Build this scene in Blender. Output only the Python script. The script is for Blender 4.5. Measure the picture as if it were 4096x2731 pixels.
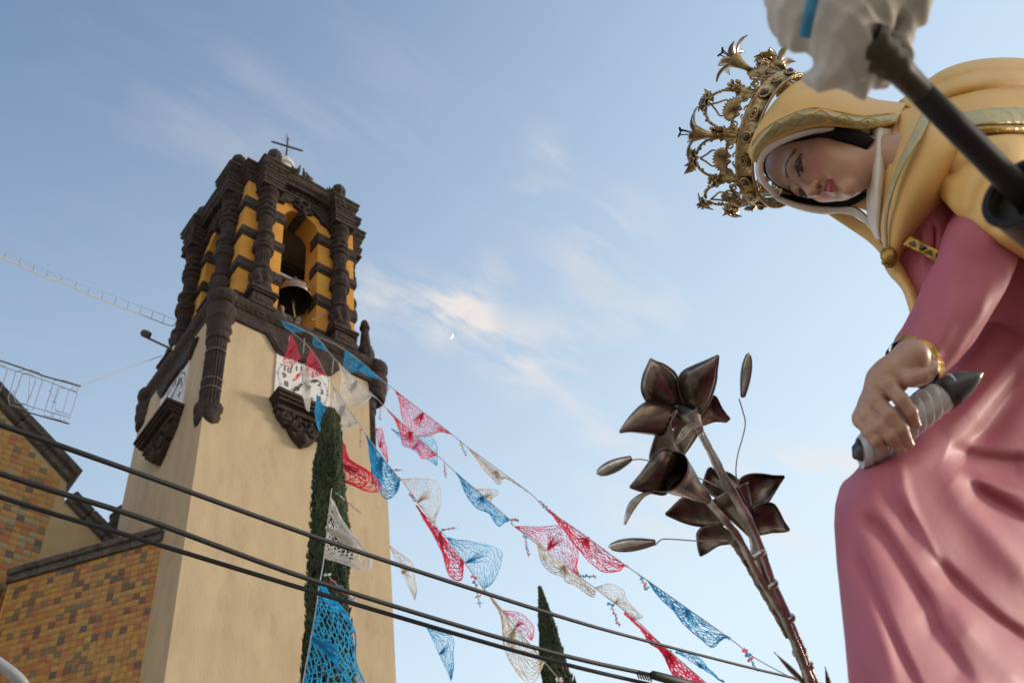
import bpy, bmesh, math, random
import numpy as np
from mathutils import Vector, Matrix, noise as mnoise
rnd = random.Random(7)
sc = bpy.context.scene
for o in list(bpy.data.objects):
    bpy.data.objects.remove(o)
COL = sc.collection
PI = math.pi

# ---------------------------------------------------------------- camera
F = 4127.3                     # focal length in pixels of the 4096 px wide photograph
YAW, PIT, ROL = 0.81159771, 0.85885965, -0.19426296
CW, CH = 4096.0, 2731.0
C0 = np.array([0.0, 0.0, 1.7])
_d = np.array([math.sin(YAW)*math.cos(PIT), math.cos(YAW)*math.cos(PIT), math.sin(PIT)])
_r = np.array([math.cos(YAW), -math.sin(YAW), 0.0]); _u = np.cross(_r, _d)
CR = _r*math.cos(ROL)+_u*math.sin(ROL); CU = -_r*math.sin(ROL)+_u*math.cos(ROL); CD = _d
cam_d = bpy.data.cameras.new('camera'); cam = bpy.data.objects.new('camera', cam_d); COL.objects.link(cam)
cam.matrix_world = Matrix(((CR[0], CU[0], -CD[0], C0[0]), (CR[1], CU[1], -CD[1], C0[1]), (CR[2], CU[2], -CD[2], C0[2]), (0, 0, 0, 1)))
cam_d.sensor_width = 22.3; cam_d.lens = 22.3*F/CW
cam_d.clip_start = 0.05; cam_d.clip_end = 6000
cam_d.dof.use_dof = True; cam_d.dof.focus_distance = 3.4; cam_d.dof.aperture_fstop = 4.2
sc.camera = cam

def ray(x, y): return CD+CR*(x-CW/2)/F-CU*(y-CH/2)/F
def P(x, y, d): return C0+ray(x, y)*d                 # point seen at photo pixel (x, y), d metres deep
def on_plane(x, y, ax, val):
    r = ray(x, y); return C0+r*((val-C0[ax])/r[ax])

# ---------------------------------------------------------------- world, sun, exposure
SUN_EL, SUN_AZ = math.radians(14), math.radians(118)     # azimuth from +Y towards +X
world = bpy.data.worlds.new('World'); sc.world = world; world.use_nodes = True
wn, wl = world.node_tree.nodes, world.node_tree.links
for n in list(wn): wn.remove(n)
w_out = wn.new('ShaderNodeOutputWorld'); w_bg = wn.new('ShaderNodeBackground'); w_sky = wn.new('ShaderNodeTexSky')
w_sky.sky_type = 'NISHITA'; w_sky.sun_disc = False; w_sky.sun_elevation = SUN_EL; w_sky.sun_rotation = SUN_AZ
w_sky.air_density = 1.0; w_sky.dust_density = 1.4; w_sky.ozone_density = 2.0; w_sky.altitude = 1800
w_bg.inputs['Strength'].default_value = 0.15
def wnode(t, **k):
    n = wn.new(t)
    for a, b in k.items(): setattr(n, a, b)
    return n
def wmath(op, a, b=None, clamp=False):
    n = wnode('ShaderNodeMath', operation=op, use_clamp=clamp)
    for i, v in enumerate((a, b)):
        if v is None: continue
        if isinstance(v, (int, float)): n.inputs[i].default_value = v
        else: wl.new(v, n.inputs[i])
    return n.outputs[0]
w_co = wn.new('ShaderNodeTexCoord'); w_dir = w_co.outputs['Generated']
# thin cirrus: noise on the cloud layer plane (x/z, y/z), gathered in a few banks
w_sep = wn.new('ShaderNodeSeparateXYZ'); wl.new(w_dir, w_sep.inputs[0])
w_z = wmath('MAXIMUM', w_sep.outputs['Z'], 0.12)
w_cmb = wn.new('ShaderNodeCombineXYZ')
wl.new(wmath('DIVIDE', w_sep.outputs['X'], w_z), w_cmb.inputs[0]); wl.new(wmath('DIVIDE', w_sep.outputs['Y'], w_z), w_cmb.inputs[1])
w_map = wn.new('ShaderNodeMapping'); wl.new(w_cmb.outputs[0], w_map.inputs[0])
w_map.inputs['Rotation'].default_value = (0, 0, math.radians(-20)); w_map.inputs['Scale'].default_value = (1.6, 5.0, 1.0)
w_n1 = wn.new('ShaderNodeTexNoise'); wl.new(w_map.outputs[0], w_n1.inputs['Vector'])
w_n1.inputs['Scale'].default_value = 3.0; w_n1.inputs['Detail'].default_value = 8; w_n1.inputs['Roughness'].default_value = 0.6; w_n1.inputs['Distortion'].default_value = 0.35
BANKS = [((1480, 1190), (1770, 1262), .034, .78), ((1760, 1262), (1905, 1288), .024, .62), ((1790, 1275), (1960, 1110), .024, .58), ((1890, 1290), (2080, 1420), .030, .50), ((2080, 1420), (2430, 1770), .045, .36),
         ((960, 300), (1070, 500), .05, .11), ((720, 500), (900, 660), .045, .12), ((2140, 740), (2200, 640), .035, .32), ((2340, 1010), (2480, 910), .045, .38), ((3120, 1985), (3340, 1925), .050, .95), ((2560, 2000), (2780, 2070), .05, .45), ((2250, 1350), (2620, 1240), .05, .28), ((1250, 560), (1500, 400), .06, .07)]
w_sum = None
for pa_, pb_, rad_, amp_ in BANKS:
    va_, vb_ = ray(*pa_), ray(*pb_); va_ = va_/np.linalg.norm(va_); vb_ = vb_/np.linalg.norm(vb_); ab_ = vb_-va_
    n0 = wnode('ShaderNodeVectorMath', operation='SUBTRACT'); wl.new(w_dir, n0.inputs[0]); n0.inputs[1].default_value = va_
    n1 = wnode('ShaderNodeVectorMath', operation='DOT_PRODUCT'); wl.new(n0.outputs[0], n1.inputs[0]); n1.inputs[1].default_value = ab_/(ab_ @ ab_)
    t_ = wmath('MINIMUM', n1.outputs['Value'], 1.0, True)
    n2 = wnode('ShaderNodeVectorMath', operation='SCALE'); n2.inputs[0].default_value = ab_; wl.new(t_, n2.inputs['Scale'])
    n3 = wnode('ShaderNodeVectorMath', operation='DISTANCE'); wl.new(n0.outputs[0], n3.inputs[0]); wl.new(n2.outputs[0], n3.inputs[1])
    q_ = wmath('MULTIPLY', wmath('POWER', wmath('SUBTRACT', 1.0, wmath('DIVIDE', n3.outputs['Value'], rad_*1.5), True), 1.5), amp_)
    w_sum = q_ if w_sum is None else wmath('ADD', w_sum, q_)
w_band = wmath('ADD', wmath('MULTIPLY', wmath('SUBTRACT', w_n1.outputs['Fac'], 0.43, True), 6.0), 0.03)
w_cl = wmath('MULTIPLY', wmath('MINIMUM', w_band, 1.0), w_sum, True)
w_thin = wmath('MULTIPLY', wmath('SUBTRACT', w_n1.outputs['Fac'], 0.5, True), 0.15)
w_fac = wmath('MINIMUM', wmath('ADD', w_cl, w_thin), 0.85, True)
# milky veil of high haze that whitens the sky towards the horizon
w_dot = wnode('ShaderNodeVectorMath', operation='DOT_PRODUCT'); wl.new(w_dir, w_dot.inputs[0]); w_dot.inputs[1].default_value = (math.sin(SUN_AZ), math.cos(SUN_AZ), 0)
w_g = wmath('ADD', wmath('MULTIPLY', w_dot.outputs['Value'], 0.52), wmath('MULTIPLY', wmath('SUBTRACT', 1.0, w_sep.outputs['Z']), 1.45))
w_veil = wmath('ADD', w_g, 0.10, True)
w_warm = wnode('ShaderNodeMapRange'); wl.new(w_sep.outputs['Z'], w_warm.inputs['Value'])
w_warm.inputs['From Min'].default_value = 0.42; w_warm.inputs['From Max'].default_value = 0.0
w_mw = wnode('ShaderNodeMix', data_type='RGBA'); wl.new(w_warm.outputs[0], w_mw.inputs['Factor'])
w_mw.inputs['A'].default_value = (2.45, 2.98, 3.35, 1); w_mw.inputs['B'].default_value = (5.6, 4.4, 2.9, 1)
w_m0 = wnode('ShaderNodeMix', data_type='RGBA'); wl.new(w_veil, w_m0.inputs['Factor'])
wl.new(w_sky.outputs[0], w_m0.inputs['A']); wl.new(w_mw.outputs['Result'], w_m0.inputs['B'])
w_m1 = wnode('ShaderNodeMix', data_type='RGBA'); wl.new(w_fac, w_m1.inputs['Factor'])
wl.new(w_m0.outputs['Result'], w_m1.inputs['A']); w_m1.inputs['B'].default_value = (3.0, 2.75, 2.6, 1)
wl.new(w_m1.outputs['Result'], w_bg.inputs['Color']); wl.new(w_bg.outputs[0], w_out.inputs['Surface'])

sun_d = bpy.data.lights.new('sun', 'SUN'); sun = bpy.data.objects.new('sun', sun_d); COL.objects.link(sun)
sun_d.energy = 1.5; sun_d.angle = math.radians(14); sun_d.color = (1.0, 0.86, 0.70)
_sv = Vector((math.sin(SUN_AZ)*math.cos(SUN_EL), math.cos(SUN_AZ)*math.cos(SUN_EL), math.sin(SUN_EL)))
sun.rotation_euler = _sv.to_track_quat('Z', 'Y').to_euler()
vs = sc.view_settings
vs.view_transform = 'Standard'; vs.look = 'None'; vs.exposure = 1.0; vs.gamma = 1.0; vs.use_curve_mapping = False

# ---------------------------------------------------------------- materials
def mat(name, col, rough=0.7, col2=None, scale=4.0, bump=0.0, bscale=None, metal=0.0, detail=6.0, lo=0.35, hi=0.65, spec=None, stain=None, stretch=None, coat=0.0, trans=0.0, vcol=None):
    m = bpy.data.materials.new(name); m.use_nodes = True
    nt = m.node_tree; b = nt.nodes['Principled BSDF']; L = nt.links
    b.inputs['Roughness'].default_value = rough; b.inputs['Metallic'].default_value = metal
    if spec is not None: b.inputs['Specular IOR Level'].default_value = spec
    if coat: b.inputs['Coat Weight'].default_value = coat; b.inputs['Coat Roughness'].default_value = 0.25
    tc = nt.nodes.new('ShaderNodeTexCoord'); vec = tc.outputs['Object']
    if stretch:
        mp = nt.nodes.new('ShaderNodeMapping'); mp.inputs['Scale'].default_value = stretch; L.new(vec, mp.inputs[0]); vec = mp.outputs[0]
    src = None
    if vcol:
        at = nt.nodes.new('ShaderNodeAttribute'); at.attribute_name = vcol; src = at.outputs['Color']
    if col2 is not None:
        n = nt.nodes.new('ShaderNodeTexNoise'); n.inputs['Scale'].default_value = scale; n.inputs['Detail'].default_value = detail; n.inputs['Roughness'].default_value = 0.62
        L.new(vec, n.inputs['Vector'])
        r = nt.nodes.new('ShaderNodeMapRange'); r.inputs['From Min'].default_value = lo; r.inputs['From Max'].default_value = hi; L.new(n.outputs['Fac'], r.inputs['Value'])
        x = nt.nodes.new('ShaderNodeMix'); x.data_type = 'RGBA'; L.new(r.outputs[0], x.inputs['Factor'])
        x.inputs['A'].default_value = (*col, 1); x.inputs['B'].default_value = (*col2, 1)
        if src is not None: L.new(src, x.inputs['A'])
        src = x.outputs['Result']
    if stain is not None:          # (colour, scale, threshold)
        n = nt.nodes.new('ShaderNodeTexNoise'); n.inputs['Scale'].default_value = stain[1]; n.inputs['Detail'].default_value = 9; n.inputs['Roughness'].default_value = 0.7; L.new(vec, n.inputs['Vector'])
        r = nt.nodes.new('ShaderNodeMapRange'); r.inputs['From Min'].default_value = stain[2]; r.inputs['From Max'].default_value = stain[2]+0.14; r.inputs['To Max'].default_value = stain[3] if len(stain) > 3 else 0.8; L.new(n.outputs['Fac'], r.inputs['Value'])
        x = nt.nodes.new('ShaderNodeMix'); x.data_type = 'RGBA'; L.new(r.outputs[0], x.inputs['Factor'])
        if src is not None: L.new(src, x.inputs['A'])
        else: x.inputs['A'].default_value = (*col, 1)
        x.inputs['B'].default_value = (*stain[0], 1); src = x.outputs['Result']
    if src is not None: L.new(src, b.inputs['Base Color'])
    else: b.inputs['Base Color'].default_value = (*col, 1)
    if bump:
        n = nt.nodes.new('ShaderNodeTexNoise'); n.inputs['Scale'].default_value = bscale or scale*4; n.inputs['Detail'].default_value = 8; L.new(vec, n.inputs['Vector'])
        bp = nt.nodes.new('ShaderNodeBump'); bp.inputs['Strength'].default_value = 1.0; bp.inputs['Distance'].default_value = bump; L.new(n.outputs['Fac'], bp.inputs['Height']); L.new(bp.outputs[0], b.inputs['Normal'])
    if trans:
        tl = nt.nodes.new('ShaderNodeBsdfTranslucent'); mx = nt.nodes.new('ShaderNodeMixShader'); mx.inputs[0].default_value = trans
        if src is not None: L.new(src, tl.inputs['Color'])
        else: tl.inputs['Color'].default_value = (*col, 1)
        o = nt.nodes['Material Output']; L.new(b.outputs[0], mx.inputs[1]); L.new(tl.outputs[0], mx.inputs[2]); L.new(mx.outputs[0], o.inputs['Surface'])
    return m

# ---------------------------------------------------------------- mesh helpers
def link(o, parent=None):
    COL.objects.link(o)
    if parent is not None: o.parent = parent
    return o
def mesh_obj(name, verts, faces, m=None, parent=None, smooth=False, kind=None):
    me = bpy.data.meshes.new(name); me.from_pydata([tuple(map(float, v)) for v in verts], [], faces); me.update()
    if m is not None: me.materials.append(m)
    if smooth: me.polygons.foreach_set('use_smooth', [True]*len(me.polygons))
    o = link(bpy.data.objects.new(name, me), parent)
    if kind: o['kind'] = kind
    return o
def dup(o, parent, loc=None):
    c = o.copy(); COL.objects.link(c); c.parent = parent
    if loc is not None: c.location = loc
    return c
def empty(name, loc=(0, 0, 0), rz=0.0):
    o = bpy.data.objects.new(name, None); COL.objects.link(o); o.location = loc; o.rotation_euler = (0, 0, rz); o.empty_display_size = 0.1
    return o
def tag(o, label, cat, group=None):
    o['label'] = label; o['category'] = cat
    if group: o['group'] = group
    return o
class MB:
    def __init__(s): s.v = []; s.f = []
    def add(s, vs_, fs_):
        b = len(s.v); s.v += [tuple(map(float, q)) for q in vs_]; s.f += [tuple(b+i for i in f) for f in fs_]
    def box(s, x0, x1, y0, y1, z0, z1):
        s.add([(x0, y0, z0), (x1, y0, z0), (x1, y1, z0), (x0, y1, z0), (x0, y0, z1), (x1, y0, z1), (x1, y1, z1), (x0, y1, z1)],
              [(0, 3, 2, 1), (4, 5, 6, 7), (0, 1, 5, 4), (1, 2, 6, 5), (2, 3, 7, 6), (3, 0, 4, 7)])
    def lathe(s, prof, c=(0, 0), n=24, mod=None, cap=True):
        k = len(prof); vv = []
        for (r, z) in prof:
            for i in range(n):
                a = 2*PI*i/n; rr = r*(mod(a, z) if mod else 1.0); vv.append((c[0]+rr*math.cos(a), c[1]+rr*math.sin(a), z))
        ff = [(j*n+i, j*n+(i+1) % n, (j+1)*n+(i+1) % n, (j+1)*n+i) for j in range(k-1) for i in range(n)]
        if cap: ff += [tuple(reversed(range(n))), tuple((k-1)*n+i for i in range(n))]
        s.add(vv, ff)
    def tube(s, pts, rad, n=8, cap=True, closed=False):
        pts = [np.array(p, float) for p in pts]; k = len(pts)
        rads = [rad]*k if isinstance(rad, (int, float)) else list(rad)
        vv = []; up = None
        for i, p in enumerate(pts):
            if closed: t = pts[(i+1) % k]-pts[i-1]
            else: t = pts[min(i+1, k-1)]-pts[max(i-1, 0)]
            t = t/(np.linalg.norm(t)+1e-12)
            if up is None:
                up = np.array([0, 0, 1.0]) if abs(t[2]) < 0.9 else np.array([1.0, 0, 0])
            a = np.cross(t, up); a /= (np.linalg.norm(a)+1e-12); up = np.cross(a, t)
            for j in range(n):
                q = 2*PI*j/n; vv.append(p+(a*math.cos(q)+up*math.sin(q))*rads[i])
        m_ = k if closed else k-1
        ff = [(i*n+j, i*n+(j+1) % n, ((i+1) % k)*n+(j+1) % n, ((i+1) % k)*n+j) for i in range(m_) for j in range(n)]
        if cap and not closed: ff += [tuple(reversed(range(n))), tuple((k-1)*n+j for j in range(n))]
        s.add(vv, ff)
    def ball(s, c, r, nu=12, nv=8):
        r3 = (r, r, r) if isinstance(r, (int, float)) else r
        vv = [(c[0]+r3[0]*math.sin(PI*j/nv)*math.cos(2*PI*i/nu), c[1]+r3[1]*math.sin(PI*j/nv)*math.sin(2*PI*i/nu), c[2]+r3[2]*math.cos(PI*j/nv)) for j in range(nv+1) for i in range(nu)]
        s.add(vv, [(j*nu+i, (j+1)*nu+i, (j+1)*nu+(i+1) % nu, j*nu+(i+1) % nu) for j in range(nv) for i in range(nu)])
    def prism(s, poly, fn, d0, d1):      # poly (a, b) extruded from depth d0 to d1; fn(a, b, d) -> xyz
        n = len(poly); vv = [fn(a, b, d0) for a, b in poly]+[fn(a, b, d1) for a, b in poly]
        s.add(vv, [tuple(range(n)), tuple(reversed(range(n, 2*n)))]+[(i, n+i, n+(i+1) % n, (i+1) % n) for i in range(n)])
    def mould(s, path, prof, closed=True):   # sweep profile [(out, z)] along an axis-aligned plan path with mitres
        n = len(path); vv = []; pts = [np.array(p, float) for p in path]
        for i in range(n):
            if closed or 0 < i < n-1:
                e0 = pts[i]-pts[i-1]; e1 = pts[(i+1) % n]-pts[i]
            elif i == 0: e0 = e1 = pts[1]-pts[0]
            else: e0 = e1 = pts[-1]-pts[-2]
            e0 = e0/np.linalg.norm(e0); e1 = e1/np.linalg.norm(e1)
            n0 = np.array([e0[1], -e0[0]]); n1 = np.array([e1[1], -e1[0]])
            mt = n0+n1; mt = mt/(np.linalg.norm(mt)+1e-9); mt = mt/max(0.3, mt @ n0)
            for (o, z) in prof: vv.append((pts[i][0]+mt[0]*o, pts[i][1]+mt[1]*o, z))
        k = len(prof); m_ = n if closed else n-1
        ff = [(i*k+j, ((i+1) % n)*k+j, ((i+1) % n)*k+j+1, i*k+j+1) for i in range(m_) for j in range(k-1)]
        if not closed: ff += [tuple(range(k)), tuple(reversed(range((n-1)*k, n*k)))]
        s.add(vv, ff)
    def build(s, name, m=None, parent=None, smooth=False, kind=None):
        return mesh_obj(name, s.v, s.f, m, parent, smooth, kind)
def crom(pts, n):          # Catmull-Rom through pts (k, d) -> n samples
    p = np.array(pts, float); k = len(p); e = np.vstack([2*p[0]-p[1], p, 2*p[-1]-p[-2]])
    t = np.linspace(0, k-1, n); i = np.minimum(t.astype(int), k-2); f = (t-i)[:, None]
    a, b, c, d = e[i], e[i+1], e[i+2], e[i+3]
    return 0.5*((2*b)+(-a+c)*f+(2*a-5*b+4*c-d)*f**2+(-a+3*b-3*c+d)*f**3)
def grid_faces(nr, nc, wrap=False):
    m_ = nc if wrap else nc-1
    return [(i*nc+j, i*nc+(j+1) % nc, (i+1)*nc+(j+1) % nc, (i+1)*nc+j) for i in range(nr-1) for j in range(m_)]
def bevel(o, w, seg=2):
    md = o.modifiers.new('bevel', 'BEVEL'); md.width = w; md.segments = seg; md.limit_method = 'ANGLE'; md.angle_limit = math.radians(40)
    return o

# ================================================================ ground
M_ground = mat('paving', (0.50, 0.43, 0.35), 0.85, (0.40, 0.34, 0.27), 0.8, 0.01, 30)
mesh_obj('ground', [(-1500, -1500, 0), (1500, -1500, 0), (1500, 1500, 0), (-1500, 1500, 0)], [(0, 1, 2, 3)], M_ground, kind='structure')

# ================================================================ church tower
M_plaster = mat('beige_plaster', (0.49, 0.378, 0.238), 0.9, (0.415, 0.315, 0.193), 1.4, 0.010, 22, stain=((0.31, 0.23, 0.135), 0.8, 0.54, 0.7), stretch=(1.6, 1.6, .45))
M_stone = mat('dark_quarry_stone', (0.016, 0.0088, 0.0068), 0.92, (0.052, 0.029, 0.022), 3.4, 0.05, 9, stain=((0.25, 0.20, 0.17), 3.3, 0.68, 0.45))
M_yellow = mat('yellow_wash', (0.56, 0.285, 0.035), 0.85, (0.50, 0.20, 0.025), 1.3, 0.006, 14, stain=((0.40, 0.27, 0.11), 1.6, 0.63, 0.6))
M_inner = mat('inner_plaster', (0.30, 0.215, 0.145), 0.9, (0.22, 0.155, 0.105), 1.2, 0.004, 20)
M_beam = mat('old_timber', (0.045, 0.028, 0.02), 0.8, (0.02, 0.014, 0.012), 5)
M_white = mat('clock_enamel', (0.66, 0.63, 0.60), 0.45, (0.58, 0.55, 0.52), 2.0)
M_black = mat('black_paint', (0.02, 0.02, 0.025), 0.5)
M_dome = mat('dome_whitewash', (0.62, 0.62, 0.60), 0.8, (0.50, 0.50, 0.48), 1.5)
BX, BY, TW, TD = 6.2996, 15.926, 5.0, 4.4
tower = tag(empty('church_tower', (BX, BY, 0)), 'beige plastered church bell tower with yellow belfry and dark carved stone trim', 'church tower')

mb = MB(); mb.box(0, TW, 0, TD, -0.3, 19.25)
NB, NC = 0.36, 0.47          # the corners are notched above the brackets
pl = [(NB, 0), (TW-NC, 0), (TW-NC, NC), (TW, NC), (TW, TD), (0, TD), (0, NB), (NB, NB)]
mb.prism(pl, lambda a, b, d: (a, b, d), 19.25, 23.35); mb.build('shaft', M_plaster, tower)

# --- bracketed corner columns hanging on the shaft
def bracket_profile():
    pr = [(0.06, 18.62), (0.20, 18.75), (0.36, 18.95), (0.40, 19.12), (0.37, 19.22), (0.43, 19.34), (0.44, 19.50), (0.40, 19.56), (0.33, 19.60)]
    z = 19.62
    while z < 21.95:
        pr.append((0.335, z)); z += 0.16
        if abs(z-20.4) < .08 or abs(z-21.2) < .08: pr += [(0.335, z), (0.352, z+.02), (0.352, z+.06), (0.335, z+.08)]; z += .1
    pr += [(0.335, 22.0), (0.39, 22.04), (0.40, 22.14), (0.36, 22.2), (0.37, 22.32), (0.41, 22.40), (0.42, 22.5), (0.40, 22.58)]
    return pr
def flute(a, z):
    if 19.7 < z < 21.95: return 1.0-0.12*(0.5+0.5*math.cos(a*22))
    if z < 19.2: return 1.0+0.09*math.sin(a*8)*math.sin(z*14)
    return 1.0
for cx_, cy_, k_ in ((0.20, 0.20, .78), (TW-0.33, 0.30, .62)):
    mb = MB(); mb.lathe([(r*k_, z+.3*(23.0-z)/4.4) for r, z in bracket_profile()], (cx_, cy_), 88, flute); mb.build('corner_bracket', M_stone, tower)

M_mortar = mat('pale_mortar', (.30, .27, .24), .9, (.10, .08, .07), 9)
for z_ in (22.62, 21.66, 20.60, 20.28):
    mb = MB(); mb.tube([(0.20+.262*math.cos(t), .20+.262*math.sin(t), z_) for t in np.linspace(0, 2*PI, 41)[:-1]], .014, 6, closed=True); mb.build('mortar_joint', M_mortar, tower)

# --- main cornice of the shaft, bulging round at the corners
def round_plan(x0, x1, y0, y1, rad, n=9):
    out = []
    for (cx_, cy_, a0) in ((x0, y0, 180), (x1, y0, 270), (x1, y1, 0), (x0, y1, 90)):
        for i in range(n):
            a = math.radians(a0-45+180*i/(n-1)); out.append((cx_+rad*math.cos(a), cy_+rad*math.sin(a)))
    return out
plan = round_plan(0.17, TW-0.17, 0.17, TD-0.17, 0.28)
mb = MB()
mb.mould(plan, [(-.3, 22.98), (-.09, 22.98), (-.07, 23.08), (-.11, 23.12), (-.10, 23.30), (-.02, 23.36), (.02, 23.48), (-.02, 23.52), (.03, 23.56), (.10, 23.66), (.13, 23.76), (.13, 23.88), (0, 23.93), (-.3, 23.95)])
for cx_, cy_ in ((.17, .17), (TW-.17, .17), (.17, TD-.17)): mb.lathe([(.25, 22.50), (.29, 22.56), (.31, 22.66), (.28, 22.70), (.30, 22.78), (.35, 22.88), (.365, 22.98), (.34, 23.04), (.36, 23.12), (.39, 23.34), (.36, 23.36)], (cx_, cy_), 40)
# frieze along the faces, under the cornice
mb.mould([(0.3, -0.001), (TW-.3, -0.001)], [(-0.05, 23.0), (0.06, 23.0), (0.08, 23.1), (0.05, 23.15), (0.05, 23.3), (-0.05, 23.36)], closed=False)
mb.build('shaft_cornice', M_stone, tower)
mb = MB(); mb.box(0.05, TW-.05, 0.05, TD-.05, 23.62, 23.90); mb.build('belfry_floor', M_stone, tower)

# --- dropped stone hood over each clock, the clock and its carved shelf
def face_map(side):
    if side == 'front': return lambda a, b, d: (a, -d, b)               # plane v = 0, out = -v
    return lambda a, b, d: (-d, a, b)                                    # plane u = 0, out = -u
def fix(side, polys): return polys
HOOD = [(-1.15, 23.02), (-0.80, 22.48), (-0.72, 22.43), (-0.45, 22.43), (-0.30, 22.50), (0.0, 22.53), (0.30, 22.50), (0.45, 22.43), (0.72, 22.43), (0.80, 22.48), (1.15, 23.02)]
def digits(txt, size, fn, par, name='numeral'):
    cu = bpy.data.curves.new('txt', 'FONT'); cu.body = txt; cu.size = size; cu.align_x = 'CENTER'; cu.align_y = 'CENTER'; cu.extrude = 0.004; cu.resolution_u = 3; cu.offset = 0.004
    to = bpy.data.objects.new('txt', cu); COL.objects.link(to); dg = bpy.context.evaluated_depsgraph_get(); dg.update()
    me = bpy.data.meshes.new_from_object(to.evaluated_get(dg)); bpy.data.objects.remove(to); bpy.data.curves.remove(cu)
    me.name = name; me.materials.clear(); me.materials.append(M_black)
    for v in me.vertices: v.co = fn(v.co.x, v.co.y, v.co.z)
    return link(bpy.data.objects.new(name, me), par)
def scroll(mb, fm, cx_, cz, r, out, turns=1.6, w=0.045, sgn=1):
    pts = [fm(cx_+sgn*r*(1-t*.78)*math.cos(turns*2*PI*t+1.2), cz+r*(1-t*.78)*math.sin(turns*2*PI*t+1.2), out+0.03) for t in np.linspace(0, 1, 26)]
    mb.tube(pts, w, 6)
for side, ac in (('front', 2.50), ('left', 2.12)):
    fm = face_map(side); flip = 1 if side == 'front' else -1
    mb = MB(); pl = [(ac+a, z) for a, z in HOOD]
    mb.prism(pl if side == 'front' else pl[::-1], fm, 0.075, -0.02)
    mb.prism([(ac+a*0.93, z*1.0+(0.06 if abs(a) < 1.1 else 0)) for a, z in HOOD][::(1 if side == 'front' else -1)], fm, 0.10, 0.0)
    mb.build('clock_hood', M_stone, tower)
    mb = MB(); sq = [(ac-0.79, 20.55), (ac+0.79, 20.55), (ac+0.79, 22.47), (ac-0.79, 22.47)]
    mb.prism(sq[::flip], fm, 0.035, -0.01)
    clock = mb.build('clock', M_white, tower)
    zc = 21.72
    for h in range(1, 13):
        an = math.radians(90-30*h); R_ = 0.55
        digits(str(h), 0.27, (lambda px, py, pz, a=an: fm(ac+flip*(R_*math.cos(a)+px), zc+R_*math.sin(a)+py, 0.038+pz)), clock)
    mk = MB()
    for i in range(60):
        a = 2*PI*i/60; big = i % 5 == 0
        ln, wd = (0.075, 0.016) if big else (0.05, 0.008)
        for sgn in (1,):
            c_, s_ = math.cos(a), math.sin(a)
            q = [(0.70+x, y) for x, y in ((0, -wd), (ln, -wd*.7), (ln, wd*.7), (0, wd))]
            mk.prism([(ac+flip*(x*c_-y*s_), zc+x*s_+y*c_) for x, y in q][::1], fm, 0.042, 0.034)
    mk.build('minute_track', M_black, clock, kind='stuff')
    for (an, ln, wd) in ((math.radians(90-30*7.05), 0.46, 0.055), (math.radians(90-30*1.6), 0.60, 0.04)):
        hb = MB(); c_, s_ = math.cos(an), math.sin(an)
        q = [(-0.12, -wd*.35), (ln*.55, -wd*.45), (ln*.72, -wd*1.3), (ln, 0), (ln*.72, wd*1.3), (ln*.55, wd*.45), (-0.12, wd*.35)]
        hb.prism([(ac+flip*(x*c_-y*s_), zc+x*s_+y*c_) for x, y in q], fm, 0.064, 0.052); hb.build('clock_hand', M_black, clock)
    # carved shelf below the clock
    mb = MB()
    for (hw, z0, z1, o) in ((0.86, 20.55, 20.64, 0.42), (0.90, 20.64, 20.74, 0.47), (0.82, 20.46, 20.55, 0.36), (0.78, 20.28, 20.46, 0.24)):
        q = [(ac-hw, z0), (ac+hw, z0), (ac+hw, z1), (ac-hw, z1)]; mb.prism(q[::flip], fm, o, -0.02)
    con = [(-0.74, 20.32), (-0.70, 20.14), (-0.58, 20.02), (-0.50, 19.90), (-0.40, 19.92), (-0.34, 19.76), (-0.22, 19.60), (0, 19.42), (0.22, 19.60), (0.34, 19.76), (0.40, 19.92), (0.50, 19.90), (0.58, 20.02), (0.70, 20.14), (0.74, 20.32)]
    mb.prism([(ac+a, z) for a, z in con][::flip], fm, 0.16, -0.02)
    for sx in (-1, 1):
        scroll(mb, fm, ac+sx*0.52, 20.14, 0.15, 0.15, sgn=sx); scroll(mb, fm, ac+sx*0.2, 19.92, 0.16, 0.17, sgn=-sx)
    for k in range(5): mb.ball(fm(ac+(k-2)*0.17, 20.22-0.05*(2-abs(k-2)), 0.19), 0.075, 8, 6)
    mb.ball(fm(ac, 19.62, 0.18), (0.12, 0.12, 0.16), 10, 8)
    mb.build('clock_shelf', M_stone, tower)

# --- finials on the shaft corners
def finial(h, w, parent, u, v, z):
    pr = [(1.0, 0), (1.0, .06), (.82, .08), (.82, .24), (.90, .26), (.86, .36), (.66, .40), (.70, .44), (.56, .47), (.36, .80), (.50, .82), (.52, .86), (.42, .88), (.40, .93), (.26, .98), (.05, 1.0)]
    mb_ = MB(); mb_.lathe([(r*w, z+t*h) for r, t in pr], (u, v), 20, lambda a, zz: 1+0.04*math.cos(8*a)); return mb_.build('finial', M_stone, parent, smooth=False)
finial(2.35, 0.30, tower, 4.73, 0.40, 23.9)
finial(0.9, 0.24, tower, 0.35, 4.05, 23.9); finial(2.35, 0.30, tower, 4.73, 4.05, 23.9)

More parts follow.
